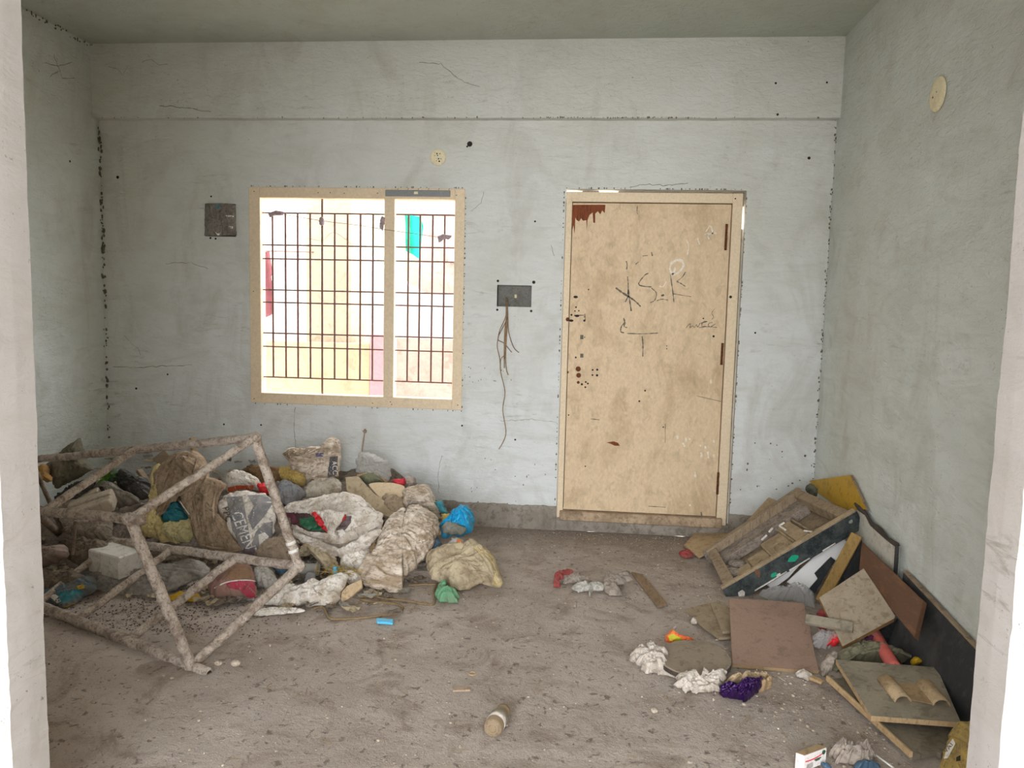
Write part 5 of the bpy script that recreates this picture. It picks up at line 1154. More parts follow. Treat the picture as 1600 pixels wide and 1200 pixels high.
# twine and clip on the floor
tw = thing('twine', 'loose straw twine looping on the floor before the heap', 'twine', onZ((560, 955)))
for pts in (Z2((720, 1110), (780, 1100), (820, 1165), (900, 1170), (1000, 1165), (1120, 1150), (1210, 1140), (1255, 1105), (1200, 1080), (1100, 1070), (1000, 1055)), Z2((1000, 1040), (1080, 1035), (1150, 1050), (1300, 1065), (1380, 1080), (1440, 1075), (1440, 1000), (1460, 960)), Z2((1290, 970), (1380, 965), (1470, 965))):
    tube('strand', smooth_path([onZ(q, .006) for q in pts], 6), .005, M('twine_fibre', '#8a7558', '#6c5a43', .5, 60, .95, .6, 160), tw, seg=6, jitter=.25)
a = [onZ(q, .012) for q in ((588, 965), (615, 967), (614, 972), (589, 970))]
o = slab('hair_clip', [onZ(q, .016) for q in ((588, 965), (615, 967), (614, 973), (589, 971))], .012, BLUEC, n=(0, 0, 1), bev=.003); tag(o, 'small light blue plastic clip on the floor before the heap', 'clip')
yb = S('yellow_wrapper', ZFR((1000, 285), (1080, 260), (1200, 285), (1170, 310), (1060, 315)), YELLOW, 'torn yellow wrapper on the floor inside the frame', 'wrapper', base=(290, 940), lean=75, T=.02, fold=.008, N=50, MR=10)
# many small scraps that fill the heap
rs = np.random.RandomState(21)
def scraps(name, label, n, mat, size, seed, region):
    rs = np.random.RandomState(seed); parts = []
    for i in range(n):
        x, y = region(rs); zz_ = max(0, (heap_z(x, y) - .085 - .13 * min(1, max(0, (-2.3 - x) / .6))) * min(1, max(0, (-.72 - x) / .55))) + .01; r = rs.uniform(*size)
        k = 5; ang = rs.uniform(0, pi); pts = []
        for j in range(k):
            for l in range(k):
                u_, v_ = (j / (k - 1) - .5) * 2 * r, (l / (k - 1) - .5) * 2 * r * rs.uniform(.5, .7)
                pts.append((x + u_ * cos(ang) - v_ * sin(ang), y + u_ * sin(ang) + v_ * cos(ang), zz_ + rs.uniform(0, .45) * r))
        parts.append((pts, [(j * k + l, j * k + l + 1, (j + 1) * k + l + 1, (j + 1) * k + l) for j in range(k - 1) for l in range(k - 1)]))
    V, F = join_vf(parts); V = np.array(V); V[:, 0] = np.clip(V[:, 0], XL + .01, 9); V[:, 1] = np.minimum(V[:, 1], -.01)
    o = link(name, V, F, mat, mound, smooth=False, kind='stuff'); o['label'] = label
reg = lambda rs: (rs.uniform(-3.2, -.85), -1.55 * rs.uniform(0, 1) ** .8 - .03)
scraps('paper_scraps', 'small soiled paper scraps scattered through the heap', 170, SACKT, (.015, .05), 1, reg)
scraps('plastic_scraps', 'small grey plastic scraps scattered through the heap', 170, POLY, (.015, .05), 2, reg)
scraps('cloth_scraps', 'small dark cloth scraps scattered through the heap', 200, CLOTHD, (.02, .06), 3, reg)
# ================================================================ RIGHT: broken furniture in the corner
# open wooden crate lying as a ramp from the floor up to the right wall
fA, fB, fC, fD = np.array([.735, -.56, .07]), np.array([1.285, -.40, .462]), np.array([1.425, -.885, .458]), np.array([.812, -1.085, .055])
fA = onP((1104, 862), fA, (0, 0, 1)) if False else onY((1104, 860), -.56); fB = onY((1248, 764), -.42); fC = onX((1331, 799), 1.425); fD = onZ((1131, 916), .055)
nf = normal(fD, fC, fB)
wf = thing('wooden_crate', 'open dusty wooden crate with carved panels and a black side, in the corner', 'crate', (fD + fC) / 2 * [1, 1, 0])
def bl(u, v, h=0.0): return (fA * (1 - u) * (1 - v) + fB * u * (1 - v) + fC * u * v + fD * (1 - u) * v) + nf * h   # u along the length, v from back rail to black front
def frame_box(name, u0, u1, v0, v1, h0, h1, mat, label=None, bev=.003, parent=None):
    V = [bl(u, v, h) for h in (h0, h1) for u, v in ((u0, v0), (u1, v0), (u1, v1), (u0, v1))]
    V, F = bevelled(V, [(0, 1, 2, 3), (4, 5, 6, 7), (0, 1, 5, 4), (1, 2, 6, 5), (2, 3, 7, 6), (3, 0, 4, 7)], bev)
    o = link(name, V, F, mat, parent or wf, smooth=False)
    if label: o['label'] = label
    return o
WF = M('frame_grey_wood', '#8c7c68', '#6b5b48', .45, 7, .9, .5, 40, stretch=(4, 4, 1)); WFL = M('frame_pale_wood', '#9f8d74', '#7d6c55', .45, 8, .9, .5, 40); WFD = M('frame_flaky_wood', '#8c8076', '#5d554d', .5, 18, .95, .8, 60)
frame_box('rail', -.04, 1.02, -.10, -.02, -.085, -.01, WFD, 'flaking outer back rail'); frame_box('rail', -.01, 1.0, -.01, .07, -.06, .012, WF)
frame_box('rail', -.02, 1.03, .945, 1.0, -.105, 0.0, WFL); o = frame_box('painted_side', -.02, 1.03, 1.0, 1.012, -.115, -.012, BLACKG, 'black paint splashed front side of the frame')
frame_box('end_rail', 0.0, .085, .06, .95, -.07, 0.0, WF); frame_box('end_rail', .915, 1.0, .06, .95, -.07, .0, WF)
frame_box('back_panel', .0, 1.0, .04, .97, -.105, -.092, WF)
frame_box('carved_panel', .08, .92, .07, .30, -.09, -.035, WFD, 'flaking carved strip along the back rail')
for u0, u1, v0, v1, h, mt in ((.12, .24, .62, .94, -.05, WFL), (.25, .40, .50, .94, -.062, WFL), (.41, .60, .38, .94, -.058, WFL), (.585, .60, .36, .94, -.04, WFL), (.61, .72, .30, .94, -.050, WFL), (.40, .415, .45, .94, -.045, WFL), (.735, .75, .18, .95, -.045, WF)):
    frame_box('carved_block', u0, u1, v0, v1, -.092, h, mt)
def ring(uc, vc, ru, rv, w, h):
    P = [bl(uc + ru * cos(a), vc + rv * sin(a), h) for a in np.linspace(0, 2 * pi, 25)]
    return tube('carved_ring', P, w, WFL, wf, seg=6, cap=False)
ring(.50, .72, .055, .13, .006, -.054); ring(.325, .78, .035, .09, .006, -.058)
for uu, vv, du, dv in ((.62, .36, .0, .16), (.62, .36, .05, .0), (.70, .74, .03, .12), (.70, .86, -.04, .02), (.43, .42, .06, -.03), (.52, .36, .05, -.04)):
    o = beam('plaster_lump', None, None, bl(uu, vv, -.03), bl(uu + du, vv + dv, -.03), .012, .010, PRINTW, host=wf)
for (u0, hh, du, dh, mt) in ((.50, -.06, .05, .02, M('green_paint', '#1f9c78', '#2c7d66', .3, 20, .6, .2, 60)), (.335, -.085, .03, .016, _mats['green_paint']), (.36, -.098, .02, .01, PRINTW), (.08, -.085, .028, .03, PRINTW), (.96, -.045, .02, .014, M('grey_paint', '#8b9490', '#6a726f', .3, 20, .6, .2, 60)), (.24, -.03, .02, .03, M('brown_scuff', '#6d4e3a', '#4d3a2d', .3, 20, .6, .2, 60))):
    rs = np.random.RandomState(int(u0 * 100)); a = [bl(u0 + du * cos(t) * rs.uniform(.6, 1), 1.0135, hh + dh * sin(t) * rs.uniform(.6, 1)) for t in np.linspace(0, 2 * pi, 9)[:-1]]
    link('paint_splash', a, [tuple(range(8))], mt, wf, smooth=False)
for u0, u1 in ((.17, .42), (.44, .60), (.70, .80)):
    o = tube('white_bead', [bl(u0, 1.016, -.108), bl(u1, 1.016, -.106)], .004, PRINTW, wf, seg=6)
for q, r in (((.10, .62), .045), ((.17, .5), .035), ((.08, .45), .03)):
    c = bl(q[0], q[1], -.06); bm = bmesh.new(); bmesh.ops.create_icosphere(bm, subdivisions=3, radius=1); Vv = np.array([v.co for v in bm.verts]); Ff = [tuple(v.index for v in p.verts) for p in bm.faces]; bm.free()
    link('rubble_lump', c + Vv * r * (1 + .35 * ridged(Vv * 2.2 + q[0] * 30, 2))[:, None] * [1.2, .8, .6], Ff, WFD, wf, smooth=False)
S('paper_wad', ZG((1070, 160), (1100, 110), (1150, 140), (1180, 190), (1150, 230), (1090, 190)), M('dark_wad', '#5c5d50', '#4a4a42', .5, 20, .9, .5, 60), 'dark crumpled wad at the top end of the wooden crate', 'wad', at=onY((1266, 772), -.36), lean=30, T=.04, N=50, MR=12, zmin=.0)
# boards behind the frame, by the door
b1 = [onY(q, y) for q, y in zip(ZG((480, 470), (700, 232), (790, 270), (560, 480)), (-.02, -.012, -.07, -.09))]
o = slab('wooden_board', b1, .02, M('tan_board', '#a08c70', '#7f6e56', .4, 7, .9, .3, 50), n=normal(b1[0], b1[1], b1[2])); tag(o, 'tan board leaning on the back wall behind the wooden crate', 'board')
b1 = [onZ(q, z) for q, z in zip(Z3((110, 500), (185, 412), (330, 425), (430, 388), (440, 420), (260, 540), (200, 570)), (.02, .03, .035, .05, .05, .04, .02))]
o = slab('cardboard_sheet', b1, .014, CARDL, n=(0, -.2, 1)); tag(o, 'flat cardboard sheet lying under the low end of the wooden crate', 'cardboard')
S('red_scrap', Z3((80, 555), (110, 538), (150, 545), (165, 570), (120, 585)), CLOTHR, 'small dull red scrap on the floor near the door', 'scrap', at=onZ(Z3((120, 575))[0], .005), lean=80, T=.012, Tb=.005, N=40, MR=8)
S('red_scrap', Z3((330, 705), (350, 690), (375, 700), (365, 725), (340, 728)), REDV, 'small red scrap under the low end of the wooden crate', 'scrap', at=onZ(Z3((350, 725))[0], .004), lean=75, T=.012, Tb=.005, N=40, MR=8)
# yellow laminate board on top
ya, yb_, yc = onX((1327, 742), 1.462), onX((1353, 796), 1.466), onY((1266, 750), -.10)
ny = normal(ya, yb_, yc)
o = slab('laminate_board', [onP(q, ya, ny) for q in Z3((855, 118), (1100, 85), (1195, 290), (1050, 290), (900, 190))], .012, YELLOW, n=ny, edge=WOODG); tag(o, 'yellow laminate board wedged in the right back corner', 'board')
# white laminate against the right wall, broken top edge
pw = [np.array([1.470, y, z]) for y, z in ((-.84, 0.0), (-.84, .475), (-.87, .472), (-.906, .468), (-1.0, .462), (-1.08, .435), (-1.2, .432), (-1.30, .42), (-1.406, .425), (-1.424, .0))]
o = slab('wall_panel', pw, .008, OFFW, n=(-1, 0, 0)); tag(o, 'off white panel with a broken dark top edge against the right wall', 'panel')
te = tube('broken_edge', [q + np.array([-.006, 0, .004]) for q in pw[1:9]], [.009 + .003 * ((i * 7) % 3) for i in range(8)], DISCE, o, seg=6); te['label'] = 'dark broken top edge'
beam('end_strip', None, None, pw[8] + [-.008, -.004, .0], [1.462, -1.426, .02], .014, .02, BLACKB, host=o)['label'] = 'black strip on the panel end'
# black board behind the batten
o = slab('black_sheet', [onX(q, x) for q, x in zip(Z3((1060, 520), (1150, 440), (1165, 470), (1165, 640), (1080, 720), (960, 800), (1000, 640)), (1.36, 1.44, 1.45, 1.44, 1.36, 1.3, 1.32))], .012, BLACKB, n=(-.7, -.5, .5)); tag(o, 'dark blue black sheet behind the upright batten', 'panel')
# white boards below the frame
wa = onZ((1246, 925), .012); wn = (-.15, -.80, .58)
wl = lambda q: onP(q, wa, wn)
o = slab('white_board', [wl(q) for q in Z3((720, 720), (900, 555), (1055, 455), (1085, 490), (1015, 592), (985, 568), (885, 668), (905, 700), (840, 775))], .012, WHITEB, n=wn); tag(o, 'white laminate board under the black side of the wooden crate', 'board')
o = slab('white_board', [wl(q) + np.array([0, .02, 0]) for q in Z3((596, 735), (860, 565), (740, 700), (640, 772))], .012, WHITEB, n=wn); tag(o, 'narrow white laminate offcut left of the larger white board', 'board')
o = slab('black_sheet', [wl(q) + np.array([0, .03, 0]) for q in Z3((840, 780), (890, 660), (985, 560), (1030, 590), (900, 790), (870, 840))], .012, BLACKB, n=wn); tag(o, 'black sheet showing beside the white laminate board', 'panel')
o = slab('black_sheet', [onZ(q, z) for q, z in zip(ZE((900, 900), (1380, 700), (1640, 960), (1560, 1180), (1250, 1010)), (.05, .09, .10, .03, .02))], .012, BLACKB, n=(-.3, -.3, .9)); tag(o, 'black board piece in the gap between the square board and long black board', 'board')
# batten
ba, bb_ = onZ(Z3((925, 840))[0], .02), onX(Z3((1140, 440))[0], 1.40)
beam('wood_batten', 'yellowish wood batten leaning towards the right wall', 'batten', ba, bb_, .055, .03, WOODB, up=(-.4, -.8, .3))
# reddish plank leaning on the right wall
pr = [onX((1346, 846), 1.425), onX((1442, 938), 1.425), onX((1428, 996), 1.345), onX((1342, 890), 1.345)]
o = slab('hardwood_plank', pr, .024, WOODR, n=normal(pr[0], pr[1], pr[2])); tag(o, 'dark reddish hardwood plank on edge by the right wall', 'plank')
# large black board
pk_ = [onX((1411, 893), 1.462), onX((1528, 1020), 1.462), np.array([1.462, -2.75, .215]), np.array([1.385, -2.75, .004]), onZ((1515, 1140), .004) * [0, 1, 1] + [1.385, 0, 0], np.array([1.385, -1.66, .004])]
o = slab('black_board', pk_, .02, BLACKB, n=normal(pk_[0], pk_[1], pk_[3])); tag(o, 'long black board leaning against the right wall', 'board')
beam('raw_edge', None, None, pk_[0] + [.008, 0, .004], pk_[2] + [.008, 0, .004], .022, .012, WOODG, host=o)['label'] = 'bare wooden top edge'
# thick square tile
ta = onZ((1316, 1012), .07); tn = (-.25, -.62, .74)
tl = lambda q: onP(q, ta, tn)
o = slab('square_slab', [tl(q) for q in ZE((400, 430), (955, 65), (1350, 655), (1340, 690), (690, 1040))], .030, TILE, n=tn, edge=M('slab_edge', '#93714a', '#6d5236', .4, 8, .9, .3, 50)); tag(o, 'square dusty board with a brown edge propped on rubbish', 'board')
la, lb = tl(ZE((270, 680))[0]) + np.array([-.02, -.02, .0]), tl(ZE((790, 810))[0]) + np.array([0, -.03, .015])
beam('wood_strip', 'pale wood strip resting on the edge of the square board', 'batten', la, lb, .045, .022, GREYB, up=(-.2, -.5, .8))
# red brown board
ra = onZ((1279, 1048), .012); rn = (0.02, -.17, .985)
o = slab('redbrown_board', [onP(q, ra, rn) for q in Z4((845, 165), (1100, 178), (1392, 200), (1502, 697), (1360, 690), (868, 650))], .014, REDB, n=rn, edge=CARD); tag(o, 'reddish brown square board lying nearly flat on the floor', 'board')
pf = lambda pts, z: [onZ(q, z) for q in pts]
o = slab('thin_board', pf(Z4((520, 240), (710, 195), (860, 420), (860, 450), (770, 455), (640, 360)), .018), .012, M('thin_dusty_board', '#94846f', '#786955', .45, 7, .9, .3, 50), n=(0, 0, 1)); tag(o, 'thin dusty triangular board left of the reddish board', 'board')
o = slab('thin_board', pf(Z4((705, 195), (770, 185), (850, 235), (855, 405), (795, 410)), .032), .012, M('thin_dusty_board', ''), n=(0, 0, 1)); tag(o, 'narrow dusty offcut on top of the triangular board', 'board')
# round disc with crumpled paper
c = onZ((1085, 1026), .062); V = []; F = []; sg = 56
for h, r in ((0, .001), (0, .140), (.004, .148), (.024, .148), (.028, .144), (.028, .001)):
    for i in range(sg): V.append(c + np.array([r * cos(2 * pi * i / sg), r * sin(2 * pi * i / sg), h - .028]))
for k in range(5):
    for i in range(sg): F.append((k * sg + i, k * sg + (i + 1) % sg, (k + 1) * sg + (i + 1) % sg, (k + 1) * sg + i))
tilt = Matrix.Rotation(radians(3), 3, 'X') @ Matrix.Rotation(radians(-3), 3, 'Y')
V = [c + np.array(tilt @ Vector(v - c)) for v in V]
o = link('round_disc', V, F, DISCE, smooth=False, mats=[DISC], fmat=[0] * (3 * sg) + [1] * (2 * sg)); tag(o, 'round dusty disc with a dark rim lying on the floor', 'disc')
S('crumpled_paper', Z4((110, 620), (160, 560), (180, 520), (205, 560), (245, 500), (300, 500), (320, 540), (380, 570), (390, 600), (350, 620), (400, 660), (450, 700), (430, 750), (300, 735), (200, 700), (190, 660)), PAPER, 'crumpled white paper on the floor left of the disc', 'paper', at=onZ(Z4((280, 690))[0], .012), lean=64, T=.035, Tb=.015, fold=.012, ffreq=9, crumple=.010, cfreq=15, edge=.022, N=130, MR=28, smooth=False, center=Z4((280, 630))[0])
S('crumpled_paper', Z4((445, 730), (520, 720), (620, 745), (660, 705), (740, 730), (815, 705), (820, 745), (780, 790), (770, 840), (690, 870), (580, 860), (520, 860), (465, 810)), PAPER, 'crumpled white paper in front of the disc', 'paper', at=onZ(Z4((620, 830))[0], .012), lean=66, T=.03, Tb=.012, fold=.011, ffreq=9, crumple=.009, cfreq=15, edge=.02, N=120, MR=26, smooth=False)
pw_ = S('foil_wrapper', Z4((775, 815), (860, 800), (980, 785), (1085, 775), (1090, 820), (1060, 870), (1000, 890), (960, 930), (880, 905), (800, 890), (770, 860)), PURPLE, 'purple foil wrapper on the floor before the disc', 'wrapper', at=onZ(Z4((900, 890))[0], .01), lean=60, T=.035, Tb=.015, fold=.012, ffreq=20, crumple=.010, N=100, MR=24, smooth=False)
S('carton_flap', Z4((775, 820), (830, 785), (1000, 740), (1140, 735), (1140, 755), (980, 785), (850, 805)), CARDL, 'white edged carton flap behind the purple wrapper', 'carton', at=onZ(Z4((960, 770))[0], .03), lean=70, T=.02, Tb=.01, N=80, MR=14, smooth=False)
S('dark_scrap', Z4((1080, 800), (1140, 770), (1168, 815), (1110, 835), (1080, 860), (960, 890), (1000, 870)), CARD, 'dark twisted carton scrap beside the purple wrapper', 'scrap', at=onZ(Z4((1080, 850))[0], .008), lean=65, T=.03, Tb=.01, N=80, MR=14, smooth=False)
sn = S('snack_packet', Z4((368, 450), (395, 410), (420, 395), (470, 425), (560, 455), (605, 478), (480, 486), (395, 487)), M('orange_packet', '#d9653a', '#c98a4a', .4, 25, .5, .3, 60), 'orange and yellow snack packet behind the disc', 'packet', at=onZ(Z4((470, 482))[0], .03), lean=40, T=.02, Tb=.01, fold=.008, N=80, MR=16, smooth=False)
printed('yellow_print', sn, [Z4((395, 440), (430, 425), (500, 460), (480, 480), (405, 475))], M('lime_yellow', '#b9b52a', '#9aa03a', .4, 30, .5, .3, 60), 2, .002)
S('white_scrap', Z4((425, 380), (450, 365), (467, 378), (455, 398), (432, 396)), PAPER, 'tiny white scrap above the orange packet', 'scrap', at=onZ(Z4((447, 395))[0], .02), lean=40, T=.012, Tb=.006, N=30, MR=8)
S('white_scrap', Z4((565, 335), (600, 338), (605, 355), (575, 358)), PAPER, 'tiny white scrap left of the triangular board', 'scrap', at=onZ(Z4((588, 355))[0], .004), lean=75, T=.008, Tb=.004, N=30, MR=8)
# film, tube and small rubbish under the boards
S('clear_wrap', Z3((545, 795), (640, 770), (760, 770), (850, 790), (890, 850), (880, 900), (820, 850), (700, 830), (600, 820)), FILM, 'crumpled clear plastic wrap behind the reddish board', 'plastic wrap', at=onZ(Z3((720, 830))[0], .015), lean=58, T=.07, Tb=.02, fold=.016, crumple=.014, N=110, MR=24, smooth=False)
S('clear_wrap', ZE((330, 930), (400, 870), (500, 880), (620, 880), (640, 980), (560, 1060), (440, 1080), (350, 1060)), FILM, 'crumpled clear plastic wrap under the pale wood strip', 'plastic wrap', at=onZ(ZE((450, 1070))[0], .03), lean=50, T=.05, Tb=.02, fold=.012, crumple=.012, N=80, MR=20)
S('red_plastic', ZE((520, 950), (600, 900), (640, 920), (640, 985), (560, 1030), (500, 1040)), REDV, 'bright red plastic piece under the pale wood strip', 'plastic', at=onZ(ZE((570, 1040))[0], .05), lean=45, T=.03, Tb=.015, fold=.004, N=50, MR=12)
S('red_cloth', ZE((390, 640), (430, 590), (480, 620), (500, 690), (420, 690), (400, 830), (480, 860), (420, 880), (380, 800)), CLOTHR, 'red cloth showing between the wood strip and square board', 'cloth', at=onZ(ZE((430, 860))[0], .03), lean=35, T=.03, Tb=.015, N=70, MR=12)
S('grey_rag', Z5((385, 520), (430, 470), (480, 450), (490, 500), (450, 560), (400, 600), (385, 570)), CLOTHG, 'grey rag beside the corner of the reddish board', 'rag', at=onZ(Z5((420, 595))[0], .012), lean=50, T=.05, Tb=.02, N=70, MR=16)
S('olive_bag', Z5((470, 470), (560, 430), (660, 400), (760, 430), (880, 470), (990, 520), (700, 520), (500, 500), (460, 600), (410, 600), (450, 520)), M('olive_bag', '#77745f', '#5d5a4a', .5, 10, .6, .5, 50), 'olive grey plastic bag under the tilted square board', 'bag', at=onZ(Z5((640, 515))[0], .012), lean=50, T=.07, Tb=.02, fold=.015, N=110, MR=24, center=Z5((640, 470))[0])
S('purple_cloth', Z5((600, 400), (690, 360), (720, 390), (650, 410)), M('plum_cloth', '#5a2f4e', '#4a3342', .4, 14, .8, .3, 60), 'plum coloured cloth under the square board edge', 'cloth', at=onZ(Z5((660, 405))[0], .06), lean=40, T=.03, Tb=.01, N=40, MR=10)
S('yellow_scrap', Z5((930, 520), (960, 490), (990, 530), (950, 545)), YELLOW, 'yellow scrap between the grey board and black board', 'scrap', at=onZ(Z5((960, 540))[0], .05), lean=40, T=.015, Tb=.01, N=30, MR=8)
ra_, rb_ = onZ(Z5((712, 352))[0], .085), onZ(Z5((825, 540))[0], .075)
tu = thing('red_tube', 'faded red plastic tube lying between the boards', 'tube', (ra_ + rb_) / 2 - [0, 0, .03])
dv = (rb_ - ra_) / np.linalg.norm(rb_ - ra_)
tube('tube_wall', [ra_ - dv * .015, ra_, (ra_ + rb_) / 2, rb_, rb_ + dv * .02], .027, PINKR, tu, seg=20); v, f = disc_vf(rb_ + dv * .0205, dv, .022, 16); link('tube_mouth', v, f, DARK, tu, smooth=False)
# stack of grey boards with half tubes
ga = onZ((1361, 1118), .062); gn = (-.05, -.06, .99)
gp = lambda q: onP(q, ga, gn)
o = slab('grey_board', [gp(q) for q in Z5((480, 497), (1080, 543), (1225, 872), (690, 832))], .020, GREYB, n=gn, edge=WOODP); tag(o, 'grey board with bare wood edges on top at the lower right', 'board')
la_ = onZ((1424, 1182), .022)
o = slab('grey_board', [onP(q, la_, (0.02, -.02, .999)) for q in Z5((428, 612), (560, 602), (900, 700), (1200, 800), (1250, 900), (1105, 1062), (1080, 1046), (930, 1072))], .018, M('dark_grey_board', '#7a7163', '#605749', .5, 5, .9, .3, 50), n=(0, 0, 1)); tag(o, 'darker grey board lying on the floor under the top one', 'board')
el = Z5((428, 612), (930, 1072)); e0, e1 = [onP(q, la_, (0.02, -.02, .999)) for q in el]
beam('edge_strip', None, None, e0 + [0, 0, .004], e1 + [0, 0, .004], .014, .022, WOODP, host=o)['label'] = 'pale wooden edge strip'
b0 = onP(Z5((270, 565))[0], la_, (0, 0, 1)); beam('wood_lath', 'thin pale lath poking out below the reddish board', 'batten', b0 * [1, 1, 0] + [0, 0, .012], e0 * [1, 1, 0] + [-.012, .012, .012], .03, .012, WOODP)
def half_pipe(name, label, a, b, r, wn_, mat):
    a, b, wn_ = np.asarray(a, float), np.asarray(b, float), np.asarray(wn_, float); d = (b - a) / np.linalg.norm(b - a); s = np.cross(d, wn_); s /= np.linalg.norm(s); u = np.cross(s, d)
    V = []; F = []; sg = 14
    for q in (a, b):
        for rr in (r, r - .004):
            for i in range(sg + 1):
                t = pi * i / sg; V.append(q + rr * (cos(t) * s + .85 * sin(t) * u))
    k = sg + 1
    for i in range(sg):
        F += [(i, i + 1, 2 * k + i + 1, 2 * k + i), (k + i + 1, k + i, 3 * k + i, 3 * k + i + 1), (i + 1, i, k + i, k + i + 1), (2 * k + i, 2 * k + i + 1, 3 * k + i + 1, 3 * k + i)]
    F += [(0, 2 * k, 3 * k, k), (k - 1, 2 * k - 1, 4 * k - 1, 3 * k - 1)]
    return V, F
hg = thing('curved_cardboard', 'curled brown cardboard with two half round ridges on the grey board', 'cardboard', gp(Z5((900, 700))[0]))
up_ = np.array(gn) / np.linalg.norm(gn)
for pa, pb2 in ((Z5((775, 622))[0], Z5((882, 752))[0]), (Z5((1006, 648))[0], Z5((1112, 775))[0])):
    V, F = half_pipe('ridge', None, gp(pa), gp(pb2), .031, up_, CARD); link('ridge', V, F, CARDL, hg)
o = slab('flat_web', [gp(q) + up_ * .006 for q in Z5((830, 640), (985, 655), (1075, 772), (930, 745))], .004, CARD, hg, n=up_, bev=0)
# lower right: medicine carton, litter, sack
mc = thing('medicine_carton', 'small white medicine carton with a red swoosh on the floor', 'carton', onZ((1268, 1198)))
za_ = .055
top = [onZ(q, za_) for q in ((1244, 1176), (1258, 1182), (1294, 1167), (1278, 1160))]
mm = onZ((1257, 1181), za_); mr = onZ((1292, 1168), za_); ml = onZ((1243, 1176), za_); mo = mr + ml - mm
dn = np.array([0, 0, -za_])
V, F = bevelled([mm, mr, mo, ml, mm + dn, mr + dn, mo + dn, ml + dn], [(0, 1, 2, 3), (4, 5, 6, 7), (0, 1, 5, 4), (1, 2, 6, 5), (2, 3, 7, 6), (3, 0, 4, 7)], .0015)
link('carton_body', V, F, M('carton_white', '#d3cdca', '#b3aaa2', .3, 20, .7, .1, 60), mc, smooth=False)
nfc = normal(mm, mr, mr + dn)
def on_face(u, h, l=.0012): return mm + (mr - mm) * u + dn * (1 - h) + nfc * l
link('top_face', [q + np.array([0, 0, .0008]) for q in (mm, mr, mo, ml)], [(0, 1, 2, 3)], CARD, mc, smooth=False)['label'] = 'dusty brown top of the carton'
V, F = ribbon_vf([on_face(u, .62 + .22 * u - .12 * sin(pi * u)) for u in np.linspace(.05, .95, 9)], .004, nfc); link('red_swoosh', V, F, REDV, mc, smooth=False)
V, F = disc_vf(on_face(.85, .80, .002), nfc, .008, 14); link('green_dot', V, F, GREENP, mc, smooth=False)
for hh, uu0, uu1 in ((.50, .45, .75), (.42, .5, .7)):
    V, F = ribbon_vf([on_face(uu0, hh), on_face(uu1, hh + .02)], .0045, nfc); link('print_line', V, F, GREENP if hh == .5 else SMUDGE, mc, smooth=False)
for hh in (.2, .28, .36, .12):
    V, F = ribbon_vf([on_face(.12, hh), on_face(.4, hh + .02)], .002, nfc); link('print_line', V, F, SMUDGE, mc, smooth=False)
S('blue_scrap', ZF((540, 555), (600, 540), (700, 555), (720, 575), (560, 580)), BLUED, 'blue plastic scrap at the bottom edge by the carton', 'scrap', at=onZ(ZF((620, 575))[0], .004), lean=75, T=.012, Tb=.005, N=50, MR=10)
S('grey_litter', ZF((350, 470), (420, 440), (500, 460), (560, 440), (680, 470), (690, 540), (600, 555), (500, 540), (400, 540)), CLOTHG, 'crumpled grey litter beside the medicine carton', 'litter', at=onZ(ZF((520, 530))[0], .006), lean=70, T=.05, Tb=.01, fold=.016, crumple=.016, edge=.016, N=120, MR=26, smooth=False)
S('cloth_scrap', ZF((280, 545), (340, 520), (360, 555), (300, 565)), BLUED, 'small blue grey scrap under the medicine carton', 'scrap', at=onZ(ZF((320, 560))[0], .004), lean=75, T=.01, Tb=.005, N=30, MR=8)
sw_ = thing('thin_stick', 'thin white stick on the floor at the lower right', 'stick', onZ(ZF((760, 520))[0]))
tube('twig', [onZ(q, .012) for q in ZF((700, 470), (740, 500), (830, 565))], .003, PRINTW, sw_, seg=6)
sbk = S('yellow_bag', Z5((1118, 1200), (1122, 1100), (1145, 1000), (1195, 890), (1250, 865), (1330, 880), (1360, 1000), (1360, 1200)), M('yellow_brown_bag', '#a18a4a', '#6d5a3c', .55, 14, .5, .5, 50), 'yellow and brown printed bag tucked behind the right wall end', 'bag', at=np.array([1.08, -2.78, 0.02]), lean=22, T=.10, Tb=.05, fold=.012, fang=70, N=100, MR=26)
printed('white_label', sbk, [Z5((1150, 1010), (1180, 970), (1195, 1000), (1150, 1085), (1125, 1090))], PRINTW, 2.5); printed('dark_print', sbk, [Z5((1200, 1080), (1225, 1070), (1225, 1100), (1200, 1105))], DARK, 2.5)
a = Z5((1142, 1062))[0]; lettering('lettering', sbk, 'VAI', a, (11, -14), (-5, -4), SMUDGE, label='handwritten style mark on the white label')
S('paper_label', Z5((235, 590), (280, 570), (340, 605), (325, 625), (270, 608)), PAPER, 'small printed paper label near the reddish board', 'paper', at=onZ(Z5((290, 615))[0], .004), lean=78, T=.008, Tb=.004, N=50, MR=10, smooth=False)
